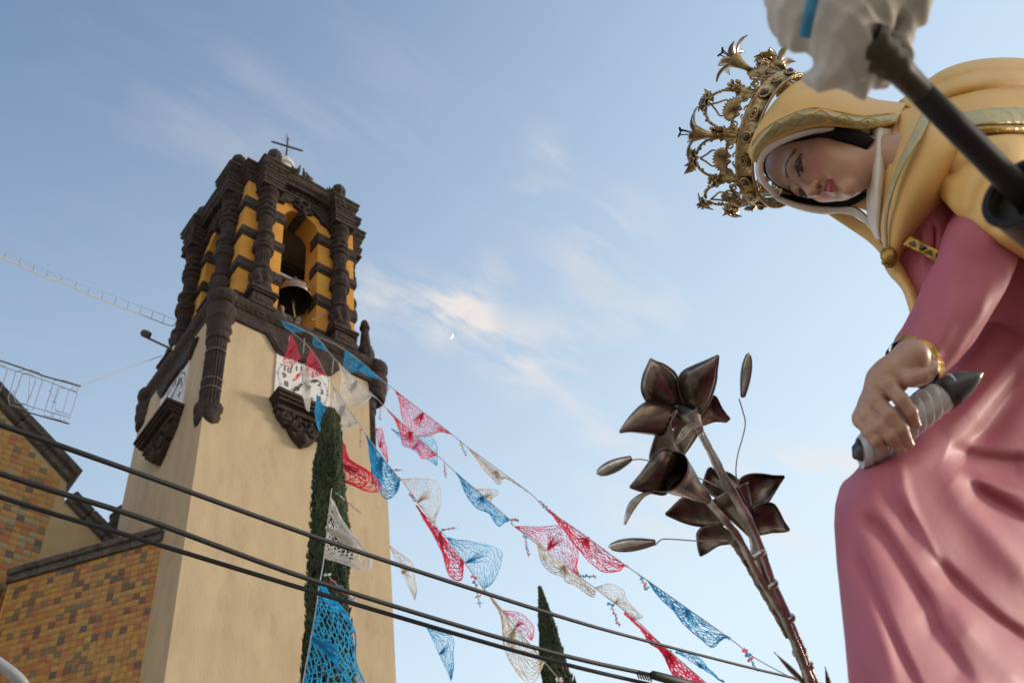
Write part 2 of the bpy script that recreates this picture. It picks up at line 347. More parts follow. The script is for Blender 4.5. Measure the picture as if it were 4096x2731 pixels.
# --- belfry walls with four arched openings
U0, U1, V0, V1 = 0.53, 4.33, 0.35, 4.05
UC, VC = 2.43, 2.20
HWF, SPR, WT = 0.61, 29.50, 0.75
def wall_pieces(side):
    hw = HWF
    if side in ('front', 'back'):
        a0, a1, ac = U0, U1, UC
        fn = (lambda a, b, d: (a, V0+d, b)) if side == 'front' else (lambda a, b, d: (a, V1-d, b))
    else:
        a0, a1, ac = V0, V1, VC
        fn = (lambda a, b, d: (U0+d, a, b)) if side == 'left' else (lambda a, b, d: (U1-d, a, b))
    inset = 0.0 if side in ('front', 'back') else WT
    n = 24; arc = [(ac+hw*math.cos(PI*i/n), SPR+hw*math.sin(PI*i/n)) for i in range(n+1)]
    mb_ = MB(); zb, zt = 23.85, 31.0
    A0, A1 = a0+inset, a1-inset
    # front skin (strips), back skin, reveals, ends
    for d, wt in ((0.0, 1), (WT, -1)):
        q = []
        mb_.add([fn(A0, zb, d), fn(ac-hw, zb, d), fn(ac-hw, SPR, d), fn(A0, SPR, d)], [(0, 1, 2, 3)])
        mb_.add([fn(ac+hw, zb, d), fn(A1, zb, d), fn(A1, SPR, d), fn(ac+hw, SPR, d)], [(0, 1, 2, 3)])
        top = [(A1, SPR)]+[(A1, zt), (A0, zt), (A0, SPR)]
        for i in range(n):
            (xa, za), (xb, zb_) = arc[i], arc[i+1]
            mb_.add([fn(xa, za, d), fn(xa, zt, d), fn(xb, zt, d), fn(xb, zb_, d)], [(0, 1, 2, 3)])
        mb_.add([fn(A0, SPR, d), fn(ac-hw, SPR, d), fn(ac-hw, zt, d), fn(A0, zt, d)], [(0, 1, 2, 3)])
        mb_.add([fn(ac+hw, SPR, d), fn(A1, SPR, d), fn(A1, zt, d), fn(ac+hw, zt, d)], [(0, 1, 2, 3)])
    rv = [(ac+hw, zb)]+arc+[(ac-hw, zb)]
    for i in range(len(rv)-1):
        mb_.add([fn(*rv[i], 0), fn(*rv[i], WT), fn(*rv[i+1], WT), fn(*rv[i+1], 0)], [(0, 1, 2, 3)])
    for A in (A0, A1): mb_.add([fn(A, zb, 0), fn(A, zb, WT), fn(A, zt, WT), fn(A, zt, 0)], [(0, 1, 2, 3)])
    return mb_, fn, ac, a0, a1
BANDS = [(28.95, 29.50), (27.46, 27.90), (25.83, 26.34), (24.25, 24.72)]
for side in ('front', 'left', 'back', 'right'):
    mb, fn, ac, a0, a1 = wall_pieces(side)
    mb.build('belfry_wall', M_yellow, tower)
    pr = 0.045
    for zb, zt in BANDS:            # dark rusticated blocks on both jambs, returning into the opening
        for sx in (-1, 1):
            ja = ac+sx*HWF
            e0, e1 = (ja-0.62 if sx < 0 else ja-pr), (ja+pr if sx < 0 else ja+0.62)
            q = MB(); q.prism([(e0, zb), (e1, zb), (e1, zt), (e0, zt)], fn, -pr, WT*0.55); b_ = q.build('stone_band', M_stone, tower)
            q = MB(); q.prism([(e0+.03, zb+.09), (e1+.02*(-sx < 0), zb+.09), (e1+.02*(-sx < 0), zt-.09), (e0+.03, zt-.09)], fn, -pr-0.03, -pr); q.build('raised_panel', M_stone, b_)
# corner blocks, wrapping each belfry corner
for cu, cv in ((U0, V0), (U1, V0), (U0, V1), (U1, V1)):
    for zb, zt in BANDS:
        su, sv = (1 if cu == U0 else -1), (1 if cv == V0 else -1)
        q = MB(); xs = sorted((cu-su*.045, cu+su*.52)); ys = sorted((cv-sv*.045, cv+sv*.48)); q.box(xs[0], xs[1], ys[0], ys[1], zb, zt)
        b_ = q.build('stone_band', M_stone, tower)
        q = MB(); xs = sorted((cu-su*.075, cu+su*.46)); ys = sorted((cv-sv*.075, cv+sv*.42)); q.box(xs[0], xs[1], ys[0], ys[1], zb+.1, zt-.1); q.build('raised_panel', M_stone, b_)
    q = MB(); xs = sorted((cu-su*.05, cu+su*.5)); ys = sorted((cv-sv*.05, cv+sv*.46)); q.box(xs[0], xs[1], ys[0], ys[1], 23.93, 24.12); q.build('corner_plinth', M_stone, tower)
# inner lining, ceiling vault and timbers
mb = MB(); mb.box(U0+WT+.002, U1-WT-.002, V0+WT+.002, V1-WT-.002, 30.32, 30.6); mb.build('belfry_ceiling', M_inner, tower)
mb = MB()
mb.add([(U0+WT+.004, V1-WT-.004, 26.1), (U1-WT-.004, V1-WT-.004, 26.1), (U1-WT-.004, V1-WT-.004, 30.4), (U0+WT+.004, V1-WT-.004, 30.4)], [(0, 1, 2, 3)])
mb.add([(U1-WT-.004, V0+WT, 23.9), (U1-WT-.004, V1-WT-.004, 23.9), (U1-WT-.004, V1-WT-.004, 30.4), (U1-WT-.004, V0+WT, 30.4)], [(0, 1, 2, 3)])
mb.build('inner_plaster_lining', M_inner, tower)
mb = MB(); mb.box(U0+.7, U1-.7, 2.05, 2.35, 29.55, 29.85); mb.build('roof_beam', M_beam, tower)

# --- baluster columns on pedestals (two on each face)
def column_profile():
    pr = [(.33, 24.62), (.36, 24.68), (.36, 24.78), (.30, 24.84), (.34, 24.92), (.34, 25.0), (.27, 25.05), (.25, 25.15), (.29, 25.35), (.31, 25.55), (.27, 25.72), (.31, 25.78), (.31, 25.86), (.25, 25.9)]
    for z in np.arange(25.95, 26.7, .12): pr.append((.255, z))
    pr += [(.26, 26.75), (.31, 26.8), (.32, 26.9), (.28, 26.95), (.31, 27.0), (.31, 27.1), (.25, 27.15), (.24, 27.3), (.27, 27.45), (.31, 27.5), (.31, 27.6), (.26, 27.64)]
    for z in np.arange(27.7, 28.4, .12): pr.append((.25, z))
    pr += [(.25, 28.45), (.30, 28.5), (.31, 28.58), (.27, 28.62), (.27, 28.72), (.31, 28.76), (.31, 28.85), (.25, 28.9), (.24, 29.05), (.29, 29.12), (.29, 29.2), (.24, 29.25), (.22, 29.38), (.27, 29.45), (.30, 29.55), (.24, 29.6), (.23, 29.68), (.28, 29.75), (.33, 29.82), (.33, 29.92)]
    return pr
_cp = column_profile
def column_profile(): return [(.248+(r-.27)*1.40, z) for r, z in _cp()]
def colmod(a, z):
    if 25.92 < z < 26.72 or 27.66 < z < 28.42: return 1-0.17*(0.5+0.5*math.cos(18*a))
    if 25.05 < z < 25.72 or 27.15 < z < 27.45 or 28.9 < z < 29.1: return 1+0.13*math.cos(6*a+z*5)
    return 1.0
mb = MB(); mb.lathe(column_profile(), (0, 0), 54, colmod); col0 = mb.build('column', M_stone, tower)
mb = MB()
for (hw, z0, z1) in ((.36, 23.9, 24.05), (.31, 24.05, 24.44), (.37, 24.44, 24.52), (.41, 24.52, 24.62)): mb.box(-hw, hw, -hw, hw, z0, z1)
for sx, sy in ((0, -1), (-1, 0), (1, 0)):
    cx_, cy_ = sx*.31, sy*.31
    mb.box(cx_-(.02 if sx else .2), cx_+(.02 if sx else .2), cy_-(.02 if sy else .2), cy_+(.02 if sy else .2), 24.12, 24.36)
ped0 = mb.build('pedestal', M_stone, tower)
mb = MB()
for (hw, z0, z1) in ((.36, 29.92, 30.0), (.33, 30.0, 30.16), (.35, 30.16, 30.30), (.38, 30.30, 30.44)): mb.box(-hw, hw, -hw, hw, z0, z1)
cap0 = mb.build('capital_block', M_stone, tower)
CPOS = [(1.15, .18), (3.71, .18), (.36, 1.0), (.36, 3.4), (4.5, 1.0), (4.5, 3.4), (1.15, 4.22), (3.71, 4.22)]
for i, (u, v) in enumerate(CPOS):
    for src in (col0, ped0, cap0):
        if i == 0: src.location = (u, v, 0)
        else: dup(src, tower, (u, v, 0))

# --- entablature: breaks forward over the columns, arched between them
def ent_plan(b, p, w):        # body offset b, projection p of the breaks, half width w
    x0, x1, y0, y1 = U0-b, U1+b, V0-b, V1+b
    return [(x0, y0), (1.15-w, y0), (1.15-w, y0-p), (1.15+w, y0-p), (1.15+w, y0), (3.71-w, y0), (3.71-w, y0-p), (3.71+w, y0-p), (3.71+w, y0), (x1, y0),
            (x1, 1.0-w), (x1+p, 1.0-w), (x1+p, 1.0+w), (x1, 1.0+w), (x1, 3.4-w), (x1+p, 3.4-w), (x1+p, 3.4+w), (x1, 3.4+w), (x1, y1),
            (3.71+w, y1), (3.71+w, y1+p), (3.71-w, y1+p), (3.71-w, y1), (1.15+w, y1), (1.15+w, y1+p), (1.15-w, y1+p), (1.15-w, y1), (x0, y1),
            (x0, 3.4+w), (x0-p, 3.4+w), (x0-p, 3.4-w), (x0, 3.4-w), (x0, 1.0+w), (x0-p, 1.0+w), (x0-p, 1.0-w), (x0, 1.0-w)]
mb = MB()
mb.mould(ent_plan(0.03, 0.42, 0.30), [(-0.2, 30.44), (0.02, 30.44), (0.02, 30.56), (0.05, 30.58), (0.05, 30.68), (0.09, 30.72), (0.10, 30.80), (0.06, 30.82), (0.08, 30.92), (0.17, 31.02), (0.18, 31.10), (0.15, 31.12), (0.15, 31.20), (0.20, 31.24), (0.20, 31.32), (0.10, 31.36), (-0.3, 31.38)])
mb.build('belfry_cornice', M_stone, tower)
dent = MB()
for side in range(4):
    for k in range(18):
        a = 0.75+k*0.2
        if side in (0, 2) and a > 4.2: continue
        if side in (1, 3) and a > 3.9: continue
        c = [(a, V0-.10), (U1+.10, a), (a, V1+.10), (U0-.10, a)][side]; dent.box(c[0]-.05, c[0]+.05, c[1]-.05, c[1]+.05, 30.84, 30.95)
for u, v in CPOS[:4]:
    for k in (-1, 0, 1):
        if v < .3: dent.box(u+k*.2-.05, u+k*.2+.05, -.22, -.12, 30.84, 30.95)
        else: dent.box(U0-.57, U0-.47, v+k*.2-.05, v+k*.2+.05, 30.84, 30.95)
dent.build('dentil_course', M_stone, tower, kind='stuff')
mb = MB(); mb.box(U0+.05, U1-.05, V0+.05, V1-.05, 30.98, 31.30); mb.build('belfry_roof', M_stone, tower)
for side in ('front', 'left', 'right', 'back'):
    _, fn, ac, a0, a1 = wall_pieces(side)
    # frieze panel with a mixtilinear lower edge and the carved medallion in its middle
    low = [(-.99, 30.02), (-.34, 30.04), (-.33, 30.28), (-.24, 30.12), (-.10, 29.98), (.10, 29.98), (.24, 30.12), (.33, 30.28), (.62, 30.26), (.66, 30.12), (.80, 30.05), (.99, 30.02)]
    low = [(-.99, 30.0), (-.66, 30.06), (-.62, 30.24), (-.36, 30.40), (-.33, 30.22), (-.12, 30.12), (-.10, 29.97), (.10, 29.97), (.12, 30.12), (.33, 30.22), (.36, 30.40), (.62, 30.24), (.66, 30.06), (.99, 30.0)]
    pl = [(ac+a, z) for a, z in low]+[(ac+.99, 30.9), (ac-.99, 30.9)]
    mb = MB(); mb.prism(pl, fn, -.07, .02)
    mb.prism([(ac+a, z+.02) for a, z in low]+[(ac+a, z+.10) for a, z in low[::-1]], fn, -.11, -.02)
    mb.build('frieze_panel', M_stone, tower)
    mb = MB()
    ring = [fn(ac+.17*math.cos(t), 30.52+.17*math.sin(t), -.12) for t in np.linspace(0, 2*PI, 25)[:-1]]; mb.tube(ring, .055, 8, closed=True)
    for t in np.linspace(0, 2*PI, 9)[:-1]: mb.ball(fn(ac+.27*math.cos(t), 30.50+.25*math.sin(t), -.10), .07, 7, 5)
    mb.ball(fn(ac, 30.05, -.10), (.12, .12, .16), 9, 7); mb.prism([(ac-.11, 29.9), (ac+.11, 29.9), (ac+.15, 30.25), (ac-.15, 30.25)], fn, -.09, WT*.9)
    mb.build('carved_medallion', M_stone, tower)
    # segmental cornice riding over the middle
    n = 22; prof = [(-.10, .0), (-.30, .02), (-.32, .12), (-.40, .2), (-.44, .34), (-.42, .46), (-.46, .50), (-.46, .60), (-.1, .64), (.3, .64)]
    vv = []
    for i in range(n+1):
        x = -.98+1.96*i/n; zz = 30.84+.12*(1-(x/.98)**2)
        vv += [fn(ac+x, zz+b, a) for a, b in prof]
    k = len(prof); ff = [(i*k+j, (i+1)*k+j, (i+1)*k+j+1, i*k+j+1) for i in range(n) for j in range(k-1)]
    ff += [tuple(range(k)), tuple(range(n*k, n*k+k))]
    mesh_obj('arched_cornice', vv, ff, M_stone, tower)
for u, v in CPOS:
    uu = u+(0.06 if u < 2.4 else -.06); vv_ = v+(.0 if v < 2.2 else -.0)
    if u < .5: uu = .36
    q = MB(); q.lathe([(.27, 31.36), (.27, 31.54), (.19, 31.62), (.175, 31.95), (.25, 32.08), (.26, 32.25), (.21, 32.44), (.12, 32.60), (.03, 32.68)], (uu, vv_-.02), 18, lambda a, z: 1+.05*math.cos(7*a)); q.build('finial', M_stone, tower)
mb = MB(); mb.lathe([(1.55, 31.28), (1.55, 31.5)]+[(1.55*math.cos(t), 31.5+1.5*math.sin(t)) for t in np.linspace(.05, 1.38, 12)]+[(.26, 33.1), (.26, 35.72), (.36, 35.76), (.37, 35.86), (.34, 36.0), (.26, 36.2), (.14, 36.38), (.02, 36.44)], (UC+.17, VC), 32)
mb.build('dome', M_dome, tower, smooth=False)

# ---------------------------------------------------------------- cross with lightning wires on the dome
M_iron = mat('weathered_iron', (0.10, 0.085, 0.075), 0.6, (0.05, 0.04, 0.035), 6, metal=0.4)
cr = tag(empty('cross', (BX+2.66, BY+VC+.03, 36.4)), 'thin iron cross with loose wires on top of the tower dome', 'cross')
mb = MB(); mb.tube([(0, 0, 0), (0, 0, 1.72)], .035, 8); up_ = mb.build('upright', M_iron, cr)
dv = np.array([1.09, -.279, 0]); dv /= np.linalg.norm(dv)
mb = MB(); mb.tube([dv*-.56+[0, 0, 1.07], dv*.56+[0, 0, 1.07]], .042, 8)
for s_ in (-1, 1): mb.tube([dv*s_*.56+[0, 0, 1.07], dv*s_*.64+[0, 0, 1.07]], [.042, .008], 8)
mb.build('crossbar', M_iron, cr)
mb = MB()
for k in range(9):
    a = rnd.random()*6.28; mb.tube([(0, 0, 1.70), (math.cos(a)*.14, math.sin(a)*.14, 1.70+.16*rnd.random())], .006, 4)
for k in range(12):
    z = .15+k*.12; a = rnd.choice((-1, 1)); mb.tube([np.array([0, 0, z]), dv*a*.12+[0, 0, z+.02]], .007, 4)
for s_ in (-.14, .12):
    mb.tube([dv*s_*1.6+[0, 0, 1.07], dv*s_*1.1+[0, 0, .6], dv*s_*1.5+[0, 0, .1]], .005, 4)
mb.build('wire', M_iron, cr)

# ================================================================ tiled walls of the church beside the tower
TILE_MATS = [mat('glazed_tile_%s' % n, tuple(k*.92 for k in c), 0.42, tuple(k*.55 for k in c), 6.0, 0.002, 30) for n, c in
             (('ochre', (0.470, 0.218, 0.025)), ('amber', (0.504, 0.252, 0.034)), ('orange', (0.454, 0.147, 0.021)), ('olive', (0.210, 0.139, 0.038)), ('brown', (0.185, 0.076, 0.021)), ('cream', (0.378, 0.286, 0.126)), ('slate', (0.109, 0.080, 0.050)), ('honey', (0.521, 0.269, 0.029)))]
M_grout = mat('tile_bed', (.50, .31, .10), 0.95, (.42, .25, .08), 6)
M_facade = mat('facade_plaster', (.42, .31, .17), 0.9, (.34, .25, .13), 1.2, 0.006, 22)
def tile_mesh(w, h, m, t=0.006):
    b = 0.004; MBq = MB()
    MBq.add([(-w/2, 0, -h/2), (w/2, 0, -h/2), (w/2, 0, h/2), (-w/2, 0, h/2), (-w/2+b, -t, -h/2+b), (w/2-b, -t, -h/2+b), (w/2-b, -t, h/2-b), (-w/2+b, -t, h/2-b)],
            [(4, 5, 6, 7), (0, 1, 5, 4), (1, 2, 6, 5), (2, 3, 7, 6), (3, 0, 4, 7)])
    o = MBq.build('tile', m); me = o.data; bpy.data.objects.remove(o); return me
def lay_tiles(par, spots, w, h, weights, limit, name_stuff='far_tiles'):
    """spots: (x, z, visible order) in the wall's own plane (y = 0, outwards = -y)"""
    meshes = [tile_mesh(w-.005, h-.005, m) for m in TILE_MATS]; rest = {}
    r_ = random.Random(3)
    for i, (x, z) in enumerate(spots):
        k = r_.choices(range(len(TILE_MATS)), weights(x, z))[0]; yy = -r_.random()*0.006; tw_ = r_.uniform(-.02, .02)
        if i < limit:
            o = bpy.data.objects.new('tile', meshes[k]); COL.objects.link(o); o.parent = par; o.location = (x, yy, z); o.rotation_euler = (tw_, 0, r_.uniform(-.02, .02))
        else: rest.setdefault(k, []).append((x, yy, z))
    if rest:
        mb = MB(); mi = []
        for k, L_ in rest.items():
            vs0 = [tuple(v.co) for v in meshes[k].vertices]; fs0 = [tuple(p.vertices) for p in meshes[k].polygons]
            for p in L_: mb.add([(a+p[0], b+p[1], c+p[2]) for a, b, c in vs0], fs0); mi += [k]*len(fs0)
        o = mb.build(name_stuff, None, par, kind='stuff')
        for m in TILE_MATS: o.data.materials.append(m)
        o.data.polygons.foreach_set('material_index', mi)

# diagonal wall between tower and nave
ph = math.radians(127); wdir = np.array([math.cos(ph), math.sin(ph)])
P0 = np.array([BX, BY+1.18])
LW = 3.55
dw = tag(empty('tiled_wall', (P0[0]+wdir[0]*LW, P0[1]+wdir[1]*LW, 0), math.atan2(-wdir[1], -wdir[0])), 'diagonal wall of ochre glazed tiles with stone coping, abutting the beige tower', 'tiled wall')
M_cope = mat('weathered_coping_stone', (0.045, 0.036, 0.032), 0.95, (0.11, 0.095, 0.085), 4.5, 0.03, 12, stain=((0.20, 0.18, 0.16), 5, .62, .6))
mb = MB(); mb.box(0, LW+.06, .0, .6, 0, 16.50); mb.build('wall_core', M_grout, dw)
for k in range(5):
    x0, x1 = -.04+k*(LW+.02)/5, -.04+(k+1)*(LW+.02)/5-.012
    mb = MB(); mb.box(x0, x1, -.07, .7, 16.49, 16.66); b_ = mb.build('coping_stone', M_cope, dw)
    mb = MB(); mb.box(x0, x1, -.14, .8, 16.66, 16.83+rnd.uniform(-.012, .012)); bevel(mb.build('coping_cap', M_cope, b_), .035)
TS = .152
spots = [(LW-.02-TS*(i+.5), 16.48-TS*(j+.5)) for j in range(45) for i in range(23)]
def wt_diag(x, z): return (4.8, 2.8, 2.5, 1.9, 1.4, .04, .25, 2.2)
lay_tiles(dw, spots, TS, TS, wt_diag, 300)

# gabled front of the nave
GV = 4.35; GY = BY+GV
def gp(x, y):
    p = on_plane(x, y, 1, GY); return (p[0], p[2])
nave = tag(empty('church_nave', (BX, GY, 0)), 'tiled gable end of the nave with dark stone rakes, at the left edge', 'church nave')
a0 = gp(0, 1640); a1 = gp(268, 1930); a2 = gp(255, 1998); a3 = gp(395, 2150)
sl = (a1[1]-a0[1])/(a1[0]-a0[0]); gx_far = a0[0]-5.0; zpk = a0[1]-sl*5.0
outl = [(gx_far, 0), (a3[0]+1.2, 0), (a3[0]+1.2, a3[1]-1.0), a3, (a2[0]+.02, a2[1]), (a1[0], a1[1]), (gx_far, zpk)]
mb = MB(); mb.prism([(a-BX, b) for a, b in outl], lambda a, b, d: (a, d, b), 0, 0.7); mb.build('gable_wall', M_facade, nave)
# tiled field: its right border hangs straight below the kink
tr = gp(232, 2062)[0]
TG = .175
rows = []
for j in range(60):
    for i in range(34):
        x, z = tr-TG*(i+.5), a1[1]-.02-TG*(j+.5)+1.8
        if z+TG*.5 < a0[1]+sl*(x+TG*.5-a0[0])-.02 and x+TG*.5 < a1[0]-.02 and z > 12: rows.append((x, z))
    for i in range(1, 6):
        x, z = tr+TG*(i-.5), a1[1]-.02-TG*(j+.5)+1.8
        if z+TG*.5 < a0[1]+sl*(x+TG*.5-a0[0])-.02 and z > a2[1]-.1 and x+TG*.5 < a1[0]: rows.append((x, z))
def vis(s):
    return 0 if s[0] > gp(0, 2000)[0]-.3 else 1
rows.sort(key=lambda s: (vis(s), -s[1]))
zc_ = gp(120, 2080)[1]
def wt_gab(x, z): return (1.6, 2.0, 2.8, .6, .3, 3.0, .35, 1.0) if z < zc_+.55 else (5, 3.2, 1.2, 1.0, .55, .2, .1, 3)
lay_tiles(nave, [(x-BX, z) for x, z in rows], TG, TG, wt_gab, 300)
def rake(p, q, name, th=.30, pr=.32, n=4):
    d = np.array([q[0]-p[0], q[1]-p[1]]); L_ = np.linalg.norm(d); d /= L_; nr = np.array([-d[1], d[0]])
    for k in range(n):
        s0, s1 = L_*k/n, L_*(k+1)/n-.012
        b_ = None
        for (o0, o1, out) in ((0.0, th*.45, pr*.55), (th*.45, th, pr)):
            mb = MB(); pl = [tuple(np.array(p)+d*s+nr*o) for s, o in ((s0, o0), (s1, o0), (s1, o1+(k % 2)*.01), (s0, o1))]
            mb.prism([(a-BX, b) for a, b in pl], lambda a, b, dd: (a, -dd, b), out, -.9)
            b_ = mb.build(name if b_ is None else 'rake_cap', M_cope, nave if b_ is None else b_); bevel(b_, .02)
rake((gx_far, zpk), (a1[0]+.03, a1[1]), 'rake_stone', .36, .28, 9)
rake((a2[0]+.02, a2[1]-.05), (a3[0]+1.1, a3[1]-1.1*abs(sl)*.98), 'rake_stone', .31, .24, 4)
# carved stone edge of the next bay, seen in the gap beside the tower
q = on_plane(480, 2060, 1, BY+8)
pier = tag(empty('stone_pinnacle', (q[0], BY+8, 0)), 'dark carved stone pinnacle peeping out behind the tower edge, left of it', 'pinnacle')
mb = MB(); mb.lathe([(.30, 0), (.30, q[2]-1.2), (.42, q[2]-1.1), (.42, q[2]-.9), (.30, q[2]-.8), (.36, q[2]-.5), (.28, q[2]-.2), (.34, q[2]-.1), (.2, q[2]+.1), (.22, q[2]+.2), (.03, q[2]+.45)], (0.05, 0), 16); mb.build('shaft', M_stone, pier)

# ---------------------------------------------------------------- bell hanging in the front opening
M_bronze = mat('bell_bronze', (.30, .16, .085), 0.38, (.46, .36, .28), 3.2, 0.004, 18, metal=0.75, stain=((.62, .58, .52), 2.4, .55, .7))
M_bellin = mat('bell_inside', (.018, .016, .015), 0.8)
M_steel = mat('galvanised_bar', (.42, .43, .44), 0.5, (.30, .31, .32), 5, metal=.3)
bell = tag(empty('bell', (BX+2.52, BY+.80, 0)), 'bronze church bell hanging from a bar in the front belfry opening', 'bell')
zb = 26.12; R_ = .57
outer = [(R_, zb), (R_*1.0, zb+.05), (R_*.90, zb+.15), (R_*.80, zb+.26), (R_*.73, zb+.40), (R_*.70, zb+.52), (R_*.66, zb+.60), (R_*.52, zb+.68), (R_*.25, zb+.72), (.02, zb+.73)]
mb = MB(); mb.lathe(outer, (0, 0), 40, cap=False); b_ = mb.build('bell_body', M_bronze, bell, smooth=True)
inner = [(R_, zb), (R_*.93, zb+.02), (R_*.82, zb+.18), (R_*.70, zb+.30), (R_*.62, zb+.48), (R_*.54, zb+.58), (.02, zb+.64)]
mb = MB(); mb.lathe(inner, (0, 0), 40, cap=False); mb.build('bell_lining', M_bellin, bell, smooth=True)
for z_, rr in ((zb+.27, .80), (zb+.32, .78), (zb+.56, .69)):
    mb = MB(); mb.tube([(R_*rr*math.cos(t), R_*rr*math.sin(t), z_) for t in np.linspace(0, 2*PI, 33)[:-1]], .012, 6, closed=True); mb.build('moulding_ring', M_bronze, b_)
mb = MB(); mb.tube([(0, 0, zb+.6), (.02, .02, zb+.05)], .025, 8); mb.ball((.02, .02, zb-.0), .085, 12, 8); clap = mb.build('clapper', M_black, bell, smooth=True)
mb = MB(); mb.box(-1.0, 1.0, -.05, .05, zb+.92, zb+1.02); mb.build('hanger_bar', M_steel, bell)
mb = MB(); mb.box(-.10, .10, -.08, .08, zb+.70, zb+.94); mb.box(-.05, .05, -.10, .10, zb+.90, zb+1.10); mb.build('headstock', M_black, bell)
M_rope = mat('yellow_rope', (.50, .33, .07), .9)
rope = MB(); rope.tube([(BX+2.54, BY+.82, zb+.10), (BX+2.53, BY+.75, zb-.4), (BX+2.50, BY+.55, zb-1.1)], .022, 6)
tag(rope.build('bell_rope', M_rope), 'yellow pull rope hanging from the bell clapper', 'rope')

# ---------------------------------------------------------------- two people in the belfry opening
M_skinp = mat('skin', (.22, .105, .06), .6); M_hairp = mat('black_hair', (.012, .010, .009), .6)
M_shirt = [mat('white_shirt', (.62, .60, .58), .85), mat('grey_shirt', (.10, .09, .10), .85)]
def person(x, y, zf, rz, shirt, label, lean=0.0):
    p = tag(empty('person', (x, y, zf), rz), label, 'person', 'people in the belfry')
    me = bpy.data.meshes.new('body'); V = [(0, 0, .95), (0, .02, 1.15), (0, .0+lean*.3, 1.38), (0, lean*.6, 1.50), (0, lean+.02, 1.60), (0, lean+.04, 1.70),
        (-.19, lean*.4, 1.40), (-.26, .06+lean*.4, 1.12), (-.20, .28, 1.02), (.19, lean*.4, 1.40), (.26, .06+lean*.4, 1.12), (.20, .28, 1.02), (-.09, 0, .88), (-.10, .04, .48), (-.10, 0, .06), (-.10, .14, .03), (.09, 0, .88), (.10, .04, .48), (.10, 0, .06), (.10, .14, .03)]
    E = [(0, 1), (1, 2), (2, 3), (3, 4), (4, 5), (2, 6), (6, 7), (7, 8), (2, 9), (9, 10), (10, 11), (0, 12), (12, 13), (13, 14), (14, 15), (0, 16), (16, 17), (17, 18), (18, 19)]
    Rr = [.15, .14, .15, .06, .085, .09, .07, .05, .035, .07, .05, .035, .10, .07, .05, .04, .10, .07, .05, .04]
    me.from_pydata(V, E, []); o = link(bpy.data.objects.new('body', me), p)
    sk = o.modifiers.new('skin', 'SKIN'); sd = me.skin_vertices[0].data
    for i, r in enumerate(Rr): sd[i].radius = (r, r*.85); sd[i].use_root = (i == 0)
    ss = o.modifiers.new('sub', 'SUBSURF'); ss.levels = 2; ss.render_levels = 2
    me.materials.append(M_skinp)
    mb = MB(); mb.lathe([(.19, .86), (.185, 1.0), (.19, 1.2), (.215, 1.36), (.17, 1.46), (.085, 1.50)], (0, lean*.25), 18); 
    for s_ in (-1, 1): mb.tube([(s_*.16, lean*.4, 1.41), (s_*.27, .05+lean*.4, 1.13)], [.085, .07], 8)
    mb.build('shirt', shirt, p, smooth=True)
    mb = MB(); mb.ball((0, lean+.03, 1.67), (.082, .098, .115), 16, 12)
    mb.ball((0, lean+.125, 1.645), (.016, .02, .024), 8, 6)
    for s_ in (-1, 1): mb.ball((s_*.083, lean+.03, 1.65), (.014, .022, .032), 6, 5)
    hd = mb.build('head', M_skinp, p, smooth=True)
    mb = MB(); mb.ball((0, lean+.012, 1.705), (.09, .098, .10), 16, 10); mb.build('hair', M_hairp, hd, smooth=True)
    for s_ in (-1, 1):
        mb = MB(); mb.ball((s_*.032, lean+.116, 1.682), .011, 8, 6); mb.build('eye', M_hairp, hd)
    mb = MB(); mb.ball((0, lean+.118, 1.607), (.024, .008, .006), 8, 5); mb.build('mouth', M_hairp, hd)
    return p
def stand(px_, py_, v, eye=1.66):
    q_ = on_plane(px_, py_, 1, BY+v); return q_[0], q_[1], q_[2]-eye
x_, y_, z_ = stand(1170, 1294, .45); person(x_, y_-.05, z_, PI+.5, M_shirt[0], 'dark haired person in a white shirt looking out below the bell, right of the rope', .10)
x_, y_, z_ = stand(1126, 1260, .55); person(x_, y_-.05, z_, PI-.7, M_shirt[1], 'person in dark clothes leaning by the left jamb, under the rim of the bell', .14)

# ---------------------------------------------------------------- pigeons and small plants on the cornice
M_pig = mat('pigeon_grey', (.06, .055, .06), .8, (.12, .11, .12), 20)
for i, (px_, py_, rz) in enumerate(((1190, 704, -1.6), (1217, 716, -2.3), (1238, 728, -2.9))):
    q_ = on_plane(px_, py_, 1, BY-.05)
    p = tag(empty('pigeon', (q_[0], q_[1], 31.50), rz), ('grey pigeon with lowered head on the tower cornice, nearest the cross', 'upright grey pigeon, middle of three on the tower cornice', 'grey pigeon on the tower cornice, lowest in the row of three')[i], 'pigeon', 'pigeons on the tower cornice')
    mb = MB(); rings = [(-.16, .17, .012), (-.10, .18, .03), (-.03, .19, .06), (.05, .22, .068), (.10, .28, .05), (.125, .33, .034), (.14, .37, .034), (.16, .39, .024), (.19, .38, .006)]
    for k in range(len(rings)-1):
        pass
    mb.tube([(a, 0, b+.02) for a, b, c in rings], [c for a, b, c in rings], 9)
    mb.build('body', M_pig, p, smooth=True)
    for s_ in (-1, 1):
        mb = MB(); mb.tube([(.02, s_*.025, .19), (.025, s_*.03, .07), (.03, s_*.03, .0)], .007, 5); mb.tube([(.0, s_*.03, .004), (.06, s_*.03, .004)], .006, 4); mb.build('leg', M_beam, p)
        mb = MB(); mb.ball((-.03, s_*.055, .24), (.11, .014, .045), 8, 6); mb.build('wing', M_pig, p, smooth=True)
    mb = MB(); mb.ball((.16, .0, .415), (.012, .03, .012), 6, 4); mb.build('eye', M_black, p)
M_leaf = mat('small_leaves', (.055, .10, .03), .8, (.10, .13, .035), 10, trans=.3)
